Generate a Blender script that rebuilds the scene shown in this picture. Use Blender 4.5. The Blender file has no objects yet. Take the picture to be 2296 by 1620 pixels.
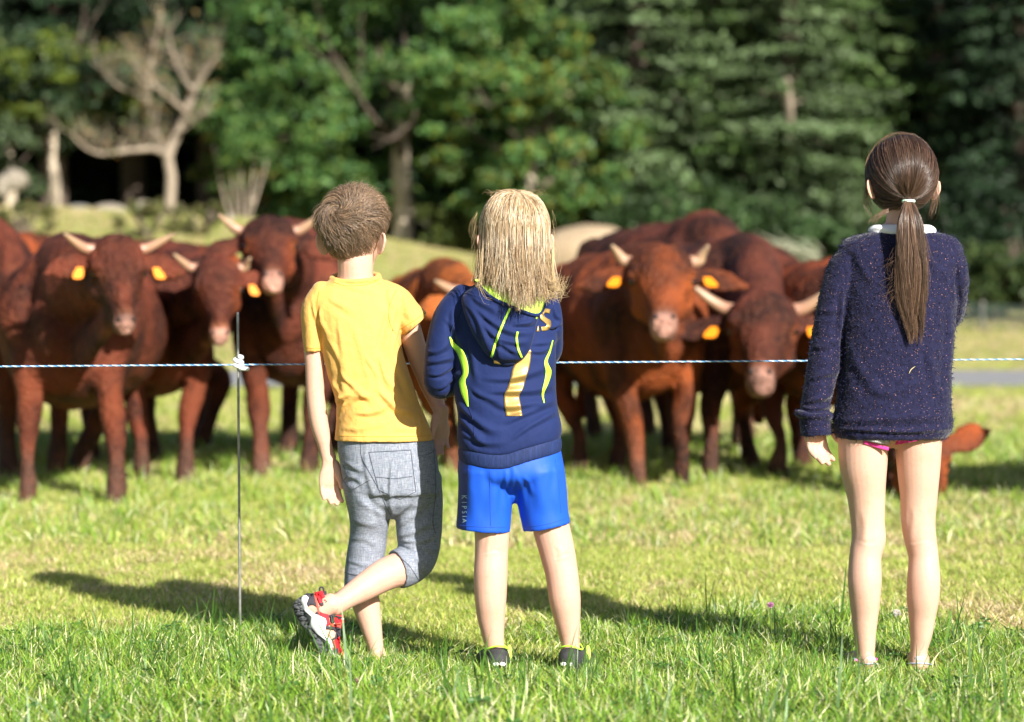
import bpy, bmesh, math, random
import numpy as np
from mathutils import Vector, Matrix
from mathutils.bvhtree import BVHTree

rng = np.random.default_rng(7)
random.seed(7)
SC = bpy.context.scene
COL = SC.collection

# ------------------------------------------------------------------ camera, sky, sun, exposure
F, CX, CY, HZ, CAMH = 5421.0, 1148.0, 810.0, 664.0, 0.91
TH = math.atan((CY - HZ) / F)
cam = bpy.data.cameras.new('camera')
cam.lens = 85.0
cam.sensor_width = 36.0
cam.clip_start = 0.1
cam.clip_end = 2000
cam.dof.use_dof = True
cam.dof.focus_distance = 5.84
cam.dof.aperture_fstop = 2.8
camo = bpy.data.objects.new('camera', cam)
COL.objects.link(camo)
camo.location = (0, 0, CAMH)
camo.rotation_euler = (math.pi / 2 - TH, 0, 0)
SC.camera = camo

SUN_EL = math.radians(29.0)
SX, SY = 0.525, -0.851                      # horizontal direction towards the sun
world = bpy.data.worlds.new('World')
SC.world = world
world.use_nodes = True
nt = world.node_tree
nt.nodes.clear()
wo = nt.nodes.new('ShaderNodeOutputWorld')
bg = nt.nodes.new('ShaderNodeBackground')
sky = nt.nodes.new('ShaderNodeTexSky')
sky.sky_type = 'NISHITA'
sky.sun_disc = False
sky.sun_elevation = SUN_EL
sky.sun_rotation = math.atan2(SX, SY)
sky.air_density = 1.0
sky.dust_density = 1.2
bg.inputs['Strength'].default_value = 0.055
nt.links.new(sky.outputs[0], bg.inputs[0])
nt.links.new(bg.outputs[0], wo.inputs[0])
sl = bpy.data.lights.new('sun', 'SUN')
sl.energy = 5.0
sl.angle = math.radians(0.55)
sl.color = (1.0, 0.945, 0.86)
slo = bpy.data.objects.new('sun', sl)
COL.objects.link(slo)
sd = Vector((-SX * math.cos(SUN_EL), -SY * math.cos(SUN_EL), -math.sin(SUN_EL)))
slo.rotation_euler = sd.to_track_quat('-Z', 'Y').to_euler()
slo.location = (6, -10, 8)
SC.view_settings.view_transform = 'Standard'
SC.view_settings.look = 'None'
SC.view_settings.gamma = 1
SC.view_settings.use_curve_mapping = False
SC.view_settings.exposure = 1.1

# ------------------------------------------------------------------ measuring helpers (one picture unit = 1/2296 of its width)
def P(x, y, D):
    dx, dz = (x - CX) / F, (CY - y) / F
    d = np.array([dx, math.cos(TH) + dz * math.sin(TH), -math.sin(TH) + dz * math.cos(TH)])
    return np.array([0, 0, CAMH]) + d * (D / d[1])

def proj(V):
    R = np.asarray(V, float) - np.array([0, 0, CAMH])
    f = R[:, 1] * math.cos(TH) - R[:, 2] * math.sin(TH)
    u = R[:, 1] * math.sin(TH) + R[:, 2] * math.cos(TH)
    return np.stack([CX + F * R[:, 0] / f, CY - F * u / f], 1)

def unit(v):
    v = np.asarray(v, float)
    return v / (np.linalg.norm(v, axis=-1, keepdims=True) + 1e-12)

_perm = np.random.default_rng(3).random(65536)
def vnoise(Pn):
    Pn = np.asarray(Pn, float)
    i = np.floor(Pn).astype(np.int64)
    f = Pn - i
    f = f * f * (3 - 2 * f)
    def h(a, b, c):
        k = (a * 73856093) ^ (b * 19349663) ^ (c * 83492791)
        return _perm[(k ^ (k >> 13)) & 65535]
    x, y, z = i[:, 0], i[:, 1], i[:, 2]
    r = 0
    for a in (0, 1):
        for b in (0, 1):
            for c in (0, 1):
                w = (f[:, 0] if a else 1 - f[:, 0]) * (f[:, 1] if b else 1 - f[:, 1]) * (f[:, 2] if c else 1 - f[:, 2])
                r = r + w * h(x + a, y + b, z + c)
    return r
def fbm(Pn, octv=3):
    r, a, t = 0, 1.0, 0
    Pn = np.asarray(Pn, float)
    for k in range(octv):
        r = r + a * (vnoise(Pn * 2 ** k + 17.3 * k) - .5) * 2
        t += a
        a *= .5
    return r / t
def sstep(a, b, x):
    t = np.clip((x - a) / (b - a), 0, 1)
    return t * t * (3 - 2 * t)

# ------------------------------------------------------------------ materials
def mat(name, col, rough=.7, bump=None, var=None, attr=False, sub=0, sss=0, trans=0, spec=.5, metal=0, sheen=0, extra=None, hue=None):
    """col rgb; bump=(scale, strength, dist); var=(scale, amount); attr: multiply by vertex colour"""
    m = bpy.data.materials.new(name)
    m.use_nodes = True
    t = m.node_tree
    N, L = t.nodes, t.links
    b = N['Principled BSDF']
    b.inputs['Roughness'].default_value = rough
    b.inputs['Specular IOR Level'].default_value = spec
    b.inputs['Metallic'].default_value = metal
    tc = N.new('ShaderNodeTexCoord')
    if attr:
        a = N.new('ShaderNodeAttribute')
        a.attribute_name = 'Col'
        src = a.outputs['Color']
    else:
        c = N.new('ShaderNodeRGB')
        c.outputs[0].default_value = (*col, 1)
        src = c.outputs[0]
    if var:
        n = N.new('ShaderNodeTexNoise')
        n.inputs['Scale'].default_value = var[0]
        n.inputs['Detail'].default_value = 4
        L.new(tc.outputs['Object'], n.inputs['Vector'])
        mr = N.new('ShaderNodeMapRange')
        mr.inputs[1].default_value = .3
        mr.inputs[2].default_value = .7
        mr.inputs[3].default_value = 1 - var[1]
        mr.inputs[4].default_value = 1 + var[1]
        L.new(n.outputs['Fac'], mr.inputs[0])
        mx = N.new('ShaderNodeVectorMath')
        mx.operation = 'SCALE'
        L.new(src, mx.inputs[0])
        L.new(mr.outputs[0], mx.inputs['Scale'])
        src = mx.outputs[0]
    if extra:
        src = extra(N, L, tc, src, b)
    L.new(src, b.inputs['Base Color'])
    if bump:
        n = N.new('ShaderNodeTexNoise')
        n.inputs['Scale'].default_value = bump[0]
        n.inputs['Detail'].default_value = 3
        L.new(tc.outputs['Object'], n.inputs['Vector'])
        bp = N.new('ShaderNodeBump')
        bp.inputs['Strength'].default_value = bump[1]
        bp.inputs['Distance'].default_value = bump[2]
        L.new(n.outputs['Fac'], bp.inputs['Height'])
        L.new(bp.outputs[0], b.inputs['Normal'])
    if sss:
        b.inputs['Subsurface Weight'].default_value = sss
        b.inputs['Subsurface Radius'].default_value = (1, .32, .16)
        b.inputs['Subsurface Scale'].default_value = .009
    if sheen:
        b.inputs['Sheen Weight'].default_value = sheen
        b.inputs['Sheen Roughness'].default_value = .4
    if trans:
        o = N['Material Output']
        tr = N.new('ShaderNodeBsdfTranslucent')
        L.new(src, tr.inputs['Color'])
        ms = N.new('ShaderNodeMixShader')
        ms.inputs[0].default_value = trans
        L.new(b.outputs[0], ms.inputs[1])
        L.new(tr.outputs[0], ms.inputs[2])
        L.new(ms.outputs[0], o.inputs[0])
    return m

def noise_mix(N, L, tc, src, col, scale, lo, hi, stretch=(1, 1, 1), detail=3, fac=1.0):
    mp = N.new('ShaderNodeMapping')
    mp.inputs['Scale'].default_value = stretch
    L.new(tc.outputs['Object'], mp.inputs[0])
    n = N.new('ShaderNodeTexNoise')
    n.inputs['Scale'].default_value = scale
    n.inputs['Detail'].default_value = detail
    L.new(mp.outputs[0], n.inputs['Vector'])
    r = N.new('ShaderNodeMapRange')
    r.inputs[1].default_value = lo
    r.inputs[2].default_value = hi
    r.inputs[4].default_value = fac
    L.new(n.outputs['Fac'], r.inputs[0])
    mx = N.new('ShaderNodeMix')
    mx.data_type = 'RGBA'
    L.new(r.outputs[0], mx.inputs[0])
    L.new(src, mx.inputs[6])
    mx.inputs[7].default_value = (*col, 1)
    return mx.outputs[2]

# ------------------------------------------------------------------ mesh helpers
def tag(o, label=None, cat=None, group=None, kind=None):
    if label: o['label'] = label
    if cat: o['category'] = cat
    if group: o['group'] = group
    if kind: o['kind'] = kind
    return o

def raw_mesh(name, V, Fs, smooth=True, col=None):
    V = np.asarray(V, np.float32)
    me = bpy.data.meshes.new(name)
    if isinstance(Fs, np.ndarray):
        m, k = Fs.shape
        me.vertices.add(len(V))
        me.vertices.foreach_set('co', V.ravel())
        me.loops.add(m * k)
        me.loops.foreach_set('vertex_index', Fs.astype(np.int32).ravel())
        me.polygons.add(m)
        me.polygons.foreach_set('loop_start', np.arange(0, m * k, k, dtype=np.int32))
        me.update(calc_edges=True)
    else:
        me.from_pydata(V.tolist(), [], Fs)
        me.update()
    me.polygons.foreach_set('use_smooth', np.full(len(me.polygons), smooth))
    if col is not None:
        set_col(me, col)
    return me

def set_col(me, col):
    a = me.color_attributes.get('Col') or me.color_attributes.new('Col', 'FLOAT_COLOR', 'POINT')
    c = np.ones((len(me.vertices), 4), np.float32)
    c[:, :3] = col
    a.data.foreach_set('color', c.ravel())

def link(name, me, material, parent=None):
    o = bpy.data.objects.new(name, me)
    COL.objects.link(o)
    if material:
        me.materials.clear()
        me.materials.append(material)
    if parent:
        o.parent = parent
        o.matrix_parent_inverse = parent.matrix_world.inverted() if parent.type == 'EMPTY' else Matrix.Identity(4)
        if parent.type == 'EMPTY':
            o.matrix_parent_inverse = Matrix.Translation(-Vector(parent.location))
    return o

def empty(name, loc):
    o = bpy.data.objects.new(name, None)
    o.location = loc
    o.empty_display_size = .1
    COL.objects.link(o)
    return o

def herm(A, sub):
    A = np.asarray(A, float)
    if len(A) < 3:
        t = np.linspace(0, 1, sub * (len(A) - 1) + 1)[:, None]
        return A[0] * (1 - t) + A[-1] * t
    T = np.empty_like(A)
    T[1:-1] = (A[2:] - A[:-2]) / 2
    T[0] = A[1] - A[0]
    T[-1] = A[-1] - A[-2]
    out = []
    for i in range(len(A) - 1):
        for s in range(sub):
            t = s / sub
            t2, t3 = t * t, t * t * t
            out.append((2 * t3 - 3 * t2 + 1) * A[i] + (t3 - 2 * t2 + t) * T[i] + (-2 * t3 + 3 * t2) * A[i + 1] + (t3 - t2) * T[i + 1])
    out.append(A[-1])
    return np.array(out)

def tube(pts, rx, ry=None, n=20, sub=5, ref=(1, 0, 0), caps=(1, 1), power=2.0, flat=False):
    """closed tapering tube; caps: 1 round, 0 flat, 2 hollow mouth"""
    ry = rx if ry is None else ry
    A = np.column_stack([np.asarray(pts, float), np.broadcast_to(rx, (len(pts),)), np.broadcast_to(ry, (len(pts),))])
    A = herm(A, sub)
    c, a, b = A[:, :3], np.maximum(A[:, 3], 1e-4), np.maximum(A[:, 4], 1e-4)
    T = unit(np.gradient(c, axis=0))
    ref = np.asarray(ref, float)
    S = ref - (T @ ref)[:, None] * T
    S = unit(S)
    if flat:
        T = np.repeat([[0, 0, -1.0]], len(c), 0)
        S = np.repeat([[1.0, 0, 0]], len(c), 0)
    U = np.cross(T, S)
    rings = []
    def cap(i, sgn, mode):
        out = []
        if mode == 1:
            r = min(a[i], b[i])
            for k, e in ((.92, .35), (.7, .65), (.38, .88)):
                out.append((c[i] + T[i] * sgn * r * e * .8, a[i] * k, b[i] * k, i))
        if mode == 2:
            r = min(a[i], b[i])
            out.append((c[i] + T[i] * sgn * .002, a[i] * .95, b[i] * .95, i))
            w = .007
            out.append((c[i] - T[i] * sgn * .002, a[i] - w, b[i] - w, i))
            j = i + (-1 if sgn > 0 else 1) * min(len(a) - 2, 3)
            out.append((c[i] * .45 + c[j] * .55, a[i] * .45 + a[j] * .55 - w, b[i] * .45 + b[j] * .55 - w, j))
        return out
    seq = cap(0, -1, caps[0])[::-1] + [(c[i], a[i], b[i], i) for i in range(len(c))] + cap(len(c) - 1, 1, caps[1])
    th = np.linspace(0, 2 * math.pi, n, endpoint=False)
    co, si = np.cos(th), np.sin(th)
    if power != 2:
        co = np.sign(co) * np.abs(co) ** (2 / power)
        si = np.sign(si) * np.abs(si) ** (2 / power)
    V, Fs = [], []
    for cc, aa, bb, i in seq:
        V.append(cc + aa * co[:, None] * S[i] + bb * si[:, None] * U[i])
    m = len(seq)
    V = np.vstack(V + [[seq[0][0]], [seq[-1][0]]])
    for k in range(m - 1):
        for j in range(n):
            j2 = (j + 1) % n
            Fs.append((k * n + j, k * n + j2, (k + 1) * n + j2, (k + 1) * n + j))
    for j in range(n):
        j2 = (j + 1) % n
        Fs.append((m * n, j2, j))
        Fs.append((m * n + 1, (m - 1) * n + j, (m - 1) * n + j2))
    return V, Fs

def ell(c, r, n=18, m=12, M=None):
    V = [(0, 0, -1)]
    for i in range(1, m):
        p = -math.pi / 2 + math.pi * i / m
        for j in range(n):
            t = 2 * math.pi * j / n
            V.append((math.cos(p) * math.cos(t), math.cos(p) * math.sin(t), math.sin(p)))
    V.append((0, 0, 1))
    Fs = []
    for j in range(n):
        Fs.append((0, 1 + (j + 1) % n, 1 + j))
        for i in range(m - 2):
            a, b = 1 + i * n + j, 1 + i * n + (j + 1) % n
            Fs.append((a, b, b + n, a + n))
        Fs.append((1 + (m - 2) * n + j, 1 + (m - 2) * n + (j + 1) % n, len(V) - 1))
    V = np.array(V) * np.asarray(r)
    if M is not None:
        V = V @ np.asarray(M).T
    return V + np.asarray(c), Fs

def merge(parts):
    V, Fs, o = [], [], 0
    for v, f in parts:
        V.append(v)
        Fs += [tuple(i + o for i in p) for p in f]
        o += len(v)
    return np.vstack(V), Fs

def limb(rows, ref=(1, 0, 0), n=20, sub=5, caps=(1, 1), k=1.0):
    """rows: (x, y, D, r) or (x, y, D, rx, ry) with radii in picture units"""
    pts = [P(r[0], r[1], r[2]) for r in rows]
    rx = [r[3] * r[2] / F for r in rows]
    ry = [(r[4] if len(r) > 4 else r[3] * k) * r[2] / F for r in rows]
    return tube(pts, rx, ry, n=n, sub=sub, ref=ref, caps=caps)

def body_rows(rows, D, n=48, sub=4, caps=(1, 1), power=2.3):
    """rows: (y, x_left, x_right, depth_half_metres, depth_offset)"""
    pts = [P((r[1] + r[2]) / 2, r[0], D + r[4]) for r in rows]
    rx = [(r[2] - r[1]) / 2 * (D + r[4]) / F for r in rows]
    return tube(pts, rx, [r[3] for r in rows], n=n, sub=sub, caps=caps, power=power, flat=True)

def remesh(parts, voxel, smooth=2, fac=.5, adapt=0):
    V, Fs = merge(parts)
    me = raw_mesh('tmp', V, Fs)
    o = bpy.data.objects.new('tmp', me)
    COL.objects.link(o)
    md = o.modifiers.new('r', 'REMESH')
    md.mode = 'VOXEL'
    md.voxel_size = voxel
    md.adaptivity = adapt
    if smooth:
        s = o.modifiers.new('s', 'SMOOTH')
        s.factor = fac
        s.iterations = smooth
    dg = bpy.context.evaluated_depsgraph_get()
    out = bpy.data.meshes.new_from_object(o.evaluated_get(dg))
    bpy.data.objects.remove(o)
    bpy.data.meshes.remove(me)
    out.polygons.foreach_set('use_smooth', np.ones(len(out.polygons), bool))
    return out

def getV(me):
    V = np.empty(len(me.vertices) * 3, np.float32)
    me.vertices.foreach_get('co', V)
    return V.reshape(-1, 3).astype(float)
def getN(me):
    V = np.empty(len(me.vertices) * 3, np.float32)
    me.vertices.foreach_get('normal', V)
    return V.reshape(-1, 3).astype(float)
def setV(me, V):
    me.vertices.foreach_set('co', np.asarray(V, np.float32).ravel())
    me.update()

def wrinkle(me, folds=(), noise=(), face=True):
    """folds: (x1,y1,x2,y2,width,amp_mm[,bend]); noise: (scale vec, amp_mm)"""
    V, N = getV(me), getN(me)
    q = proj(V)
    w = sstep(-.15, .45, -N[:, 1]) if face else 1
    d = np.zeros(len(V))
    for f in folds:
        x1, y1, x2, y2, wd, am = f[:6]
        bend = f[6] if len(f) > 6 else 0
        a, b = np.array([x1, y1]), np.array([x2, y2])
        L = np.linalg.norm(b - a)
        t = ((q - a) @ (b - a)) / L ** 2
        nrm = np.array([-(b - a)[1], (b - a)[0]]) / L
        s = (q - a) @ nrm - bend * 4 * t * (1 - t) + 2.5 * np.sin(t * 5 + x1)
        tt = np.clip(t, 0, 1)
        env = sstep(-.15, .25, t) * (1 - sstep(.7, 1.15, t))
        ww = wd * (.6 + .5 * tt)
        prof = np.exp(-(s / ww) ** 2) - .7 * np.exp(-((s - 1.6 * ww) / ww) ** 2)
        d += am * .0016 * prof * env
    d = d * w
    for sc, am in noise:
        d += am * .001 * (1 - 2 * np.abs(fbm(V * np.asarray(sc) + .35 * fbm(V * 9, 2)[:, None], 3)) - .6)
    setV(me, V + N * d[:, None])

def bvh_of(me):
    return BVHTree.FromPolygons([tuple(v) for v in getV(me)], [tuple(p.vertices) for p in me.polygons])

def drop(pts2, bvh, D, off):
    """lay picture points on a surface along the line of sight"""
    out = []
    o = Vector((0, 0, CAMH))
    last = None
    for x, y in pts2:
        d = Vector(P(x, y, D)) - o
        d.normalize()
        h = bvh.ray_cast(o, d)
        p = h[0]
        if p is None:
            p = Vector(P(x, y, (last if last else D)))
        else:
            last = p.y
        out.append(p - d * off)
    return np.array([tuple(p) for p in out])

def strip(name, left, right, bvh, D, m, parent, off=.0012, nu=4, nv=24, thick=.0012):
    L = herm(left, 8)
    R = herm(right, 8)
    def rs(A):
        s = np.r_[0, np.cumsum(np.linalg.norm(np.diff(A, axis=0), axis=1))]
        t = np.linspace(0, s[-1], nv)
        return np.column_stack([np.interp(t, s, A[:, 0]), np.interp(t, s, A[:, 1])])
    L, R = rs(L), rs(R)
    pts = [tuple(L[i] * (1 - u / nu) + R[i] * u / nu) for i in range(nv) for u in range(nu + 1)]
    V = drop(pts, bvh, D, off)
    k = nu + 1
    Fs = [(i * k + j, i * k + j + 1, (i + 1) * k + j + 1, (i + 1) * k + j) for i in range(nv - 1) for j in range(nu)]
    o = link(name, raw_mesh(name, V, Fs), m, parent)
    if thick:
        s = o.modifiers.new('solid', 'SOLIDIFY')
        s.thickness = thick
        s.offset = 0
    return o

def patch(name, poly, bvh, D, m, parent, off=.002, thick=.003, lev=3, maxd=None):
    from mathutils.geometry import tessellate_polygon
    tris = tessellate_polygon([[Vector((p[0], p[1], 0)) for p in poly]])
    T = [np.array([poly[i] for i in t], float) for t in tris]
    for _ in range(lev):
        T2 = []
        for t in T:
            a, b, c = t
            ab, bc, ca = (a + b) / 2, (b + c) / 2, (c + a) / 2
            T2 += [np.array([a, ab, ca]), np.array([ab, b, bc]), np.array([ca, bc, c]), np.array([ab, bc, ca])]
        T = T2
    idx, pts, Fs = {}, [], []
    for t in T:
        f = []
        for p in t:
            k = (round(p[0], 3), round(p[1], 3))
            if k not in idx:
                idx[k] = len(pts)
                pts.append(k)
            f.append(idx[k])
        Fs.append(tuple(f))
    V = drop(pts, bvh, D, off)
    if maxd is not None:
        V[:, 1] = np.minimum(V[:, 1], maxd)
    o = link(name, raw_mesh(name, V, Fs), m, parent)
    s = o.modifiers.new('solid', 'SOLIDIFY')
    s.thickness = thick
    s.offset = 0
    return o

def stitch(name, pts, bvh, D, r, m, parent, off=.001, n=5, straight=False):
    A = herm(np.array(pts, float), 8) if not straight else np.vstack([np.linspace(pts[i], pts[i + 1], 9)[:-1] for i in range(len(pts) - 1)] + [[pts[-1]]])
    V = drop([tuple(p) for p in A], bvh, D, off)
    v, f = tube(V, r, n=n, sub=1, ref=(.3, 1, .2))
    return link(name, raw_mesh(name, v, f), m, parent)

def strands(paths, r0, col, nside=3, tip=.25):
    """paths (n, k, 3) -> thin tapering tubes in one mesh"""
    Pn = np.asarray(paths)
    n, k, _ = Pn.shape
    T = unit(np.gradient(Pn, axis=1))
    ref = unit(rng.normal(size=(n, 1, 3)))
    S = unit(np.cross(T, ref))
    U = np.cross(T, S)
    prof = np.linspace(1, tip, k)[None, :, None, None]
    r = (np.broadcast_to(r0, (n,)))[:, None, None, None] * prof
    th = np.arange(nside) * 2 * math.pi / nside
    V = Pn[:, :, None, :] + r * (np.cos(th)[:, None] * S[:, :, None, :] + np.sin(th)[:, None] * U[:, :, None, :])
    base = (np.arange(n) * k * nside)[:, None, None]
    i = np.arange(k - 1)[None, :, None] * nside
    j = np.arange(nside)[None, None, :]
    j2 = (j + 1) % nside
    Fs = np.stack([base + i + j, base + i + j2, base + i + nside + j2, base + i + nside + j], -1).reshape(-1, 4)
    C = np.repeat(col, k * nside, axis=0)
    return V.reshape(-1, 3), Fs, C

# ------------------------------------------------------------------ ground, road
def ground_z(X, Y):
    X, Y = np.asarray(X, float), np.asarray(Y, float)
    s = X / np.maximum(Y, 8) * F + CX            # bearing across the field
    hx = np.interp(s, [-600, 300, 700, 1000, 1400, 1800, 2300, 3000], [2.55, 2.35, 2.1, 1.65, 1.15, .85, .6, .45])
    z = hx * sstep(30, 41.5, Y) + .012 * np.maximum(Y - 45, 0) * (Y > 45)
    near = .018 * fbm(np.column_stack([X.ravel() * .8, Y.ravel() * .8, X.ravel() * 0 + 3]), 2).reshape(X.shape)
    return z + near * (1 - sstep(20, 26, Y))

def m_ground():
    def ex(N, L, tc, src, b):
        src = noise_mix(N, L, tc, src, (.30, .23, .11), 1.3, .45, .75)
        src = noise_mix(N, L, tc, src, (.09, .14, .025), 7, .5, .7)
        return noise_mix(N, L, tc, src, (.34, .27, .14), 40, .5, .7, detail=2)
    return mat('field_turf', (.20, .25, .05), .95, bump=(60, .5, .02), extra=ex, spec=.2)
M_ground = m_ground()
xs = np.unique(np.concatenate([np.linspace(-8, 8, 90), np.linspace(-40, 40, 70), [-160, -90, 90, 160]]))
ys = np.unique(np.concatenate([np.linspace(-6, 14, 90), np.linspace(14, 60, 80), [70, 85, 110, 150, 260, 420]]))
XX, YY = np.meshgrid(xs, ys)
ZZ = ground_z(XX, YY)
k = len(xs)
fi = np.arange((len(ys) - 1) * k).reshape(-1, k)[:, :-1].ravel()
gm = raw_mesh('ground', np.column_stack([XX.ravel(), YY.ravel(), ZZ.ravel()]), np.stack([fi, fi + 1, fi + 1 + k, fi + k], 1))
tag(link('ground', gm, M_ground), 'grassy field rising to a bank at the wood', 'ground', kind='structure')

def sheet(name, x0, x1, yn, yf, dz, m, nx=60, ny=6, wob=.3):
    X = np.linspace(x0, x1, nx)
    V = []
    for j in range(ny):
        t = j / (ny - 1)
        Y = yn + (yf - yn) * t + wob * fbm(np.column_stack([X * .25, X * 0 + j * (0 if 0 < j < ny - 1 else 1), X * 0 + 9]), 2)
        V.append(np.column_stack([X, Y, ground_z(X, Y) + dz]))
    V = np.vstack(V)
    i = np.arange((ny - 1) * nx).reshape(-1, nx)[:, :-1].ravel()
    return tag(link(name, raw_mesh(name, V, np.stack([i, i + 1, i + 1 + nx, i + nx], 1)), m), kind='structure')
M_road = mat('worn_asphalt', (.24, .24, .25), .85, bump=(120, .4, .01), var=(3, .12), spec=.3)
M_verge = mat('dry_verge', (.36, .29, .19), .95, bump=(50, .5, .02), var=(4, .2), spec=.2)
tag(sheet('road', -30, 30, 23.6, 28.6, .03, M_road), 'pale grey asphalt lane crossing the field behind the cattle', 'road')
tag(sheet('verge', -30, 30, 28.4, 30.6, .022, M_verge), 'dry tan verge along the far side of the lane', 'verge')

# ------------------------------------------------------------------ trees
LEAFQ = np.array([[-.5, 0, 0], [0, -.33, .08], [.5, 0, 0], [0, .33, .08]])
def leaf_mesh(pos, size, col, up=(0, 0, 1), upb=.6, outward=None, aspect=1.0):
    n = len(pos)
    nr = rng.normal(size=(n, 3)) + np.asarray(up) * upb
    if outward is not None:
        nr = nr + outward
    nr = unit(nr)
    a = unit(np.cross(nr, rng.normal(size=(n, 3))))
    b = np.cross(nr, a)
    s = (np.broadcast_to(size, (n,)) * rng.uniform(.7, 1.3, n))[:, None, None]
    q = LEAFQ[None] * s
    V = pos[:, None, :] + q[:, :, :1] * a[:, None] + q[:, :, 1:2] * b[:, None] * aspect + q[:, :, 2:] * nr[:, None]
    Fs = np.arange(n * 4).reshape(-1, 4)
    return V.reshape(-1, 3), Fs, np.repeat(col, 4, axis=0)

def pal(n, cols, var=.25):
    c = np.array(cols)[rng.integers(0, len(cols), n)]
    return np.clip(c * rng.uniform(1 - var, 1 + var, (n, 1)), 0, 1)

M_leaf = mat('broad_leaf', (0, 0, 0), .5, attr=True, trans=.35, spec=.35)
M_needle = mat('needle_leaf', (0, 0, 0), .6, attr=True, trans=.15, spec=.3)
M_bark = mat('pale_bark', (.50, .42, .32), .9, bump=(30, .8, .03), var=(6, .3))
M_barkd = mat('dark_bark', (.12, .09, .07), .95, bump=(30, .8, .03), var=(6, .3))
M_barkg = mat('lichen_bark', (.27, .22, .165), .9, bump=(40, .7, .02), var=(8, .25))

def branchy(p0, d0, length, r0, depth, out, spread=.6, up=.15, nseg=6):
    """collects limb polylines (points, radii)"""
    pts, rad = [np.array(p0, float)], [r0]
    d = unit(d0)
    for i in range(nseg):
        d = unit(d + rng.normal(size=3) * .16 + np.array([0, 0, up * .3]))
        pts.append(pts[-1] + d * length / nseg)
        rad.append(r0 * (1 - .75 * (i + 1) / nseg))
    out.append((np.array(pts), np.array(rad)))
    if depth > 0:
        for _ in range(rng.integers(3, 6)):
            i = rng.integers(1, nseg + 1)
            nd = unit(unit(pts[i] - pts[i - 1]) + rng.normal(size=3) * spread + np.array([0, 0, up]))
            branchy(pts[i], nd, length * rng.uniform(.4, .65), rad[i] * .65, depth - 1, out, spread, up, nseg)

def tubes_mesh(lst, n=6, sub=1):
    return merge([tube(p, r, n=n, sub=sub, ref=(.6, .8, .1), caps=(0, 0)) for p, r in lst])

def broadleaf(xv, D, rx, rz, zc, trunk_r, label, cols, nclump=170, nleaf=150, lsize=.16, ry=None, bark=None, group=None, open_=-1, name='broadleaf_tree'):
    base = P(xv, HZ, D)
    X, Y = base[0], D
    gz = float(ground_z(X, Y))
    t = empty(name, (X, Y, gz))
    ry = ry or rx
    bark = bark or M_bark
    out = []
    top = zc
    pts = np.array([[X, Y, gz - .3], [X + .05, Y, gz + .6], [X - .03, Y + .1, (gz + top) / 2], [X + .1, Y + .1, top]])
    v, f = merge([tube(pts, [trunk_r * 1.25, trunk_r, trunk_r * .8, trunk_r * .5], n=12)])
    link('trunk', raw_mesh('trunk', v, f), bark, t)
    for k in range(6):
        a = k * 1.05 + rng.random()
        branchy([X, Y, gz + .5 + (top - gz) * rng.uniform(.3, .8)], [math.cos(a), math.sin(a), .6], rx * .8, trunk_r * .4, 1, out)
    v, f = tubes_mesh(out, 5)
    link('branch', raw_mesh('branch', v, f), M_barkd if bark is M_bark else bark, t)
    cs, cl = [], []
    for k in range(nclump):
        d = unit(rng.normal(size=3))
        rr = rng.random() ** .28
        c = np.array([X, Y, zc]) + d * np.array([rx, ry, rz]) * rr * (1 + .12 * fbm(d[None] * 2.2 + xv, 2)[0])
        if c[2] < gz + .5 or (open_ > 0 and -open_ < c[0] - X < 2.2 * open_ and c[1] < Y + .6 and c[2] < gz + 2.3):
            continue
        cr = rng.uniform(.28, .6) * rx / 3
        n = nleaf
        off = unit(rng.normal(size=(n, 3))) * (rng.random((n, 1)) ** .6) * cr * np.array([1.2, 1.2, .6])
        cs.append((c + off, off / cr * .8 + d * .3))
        tone = rng.uniform(.65, 1.25)
        cl.append(pal(n, cols, .2) * tone)
    pos = np.vstack([a for a, b in cs])
    o_ = np.vstack([b for a, b in cs])
    v, f, c = leaf_mesh(pos, lsize, np.clip(np.vstack(cl), 0, 1), outward=o_)
    link('crown', raw_mesh('crown', v, f, False, c), M_leaf, t)
    return tag(t, label, 'tree', group)

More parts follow.
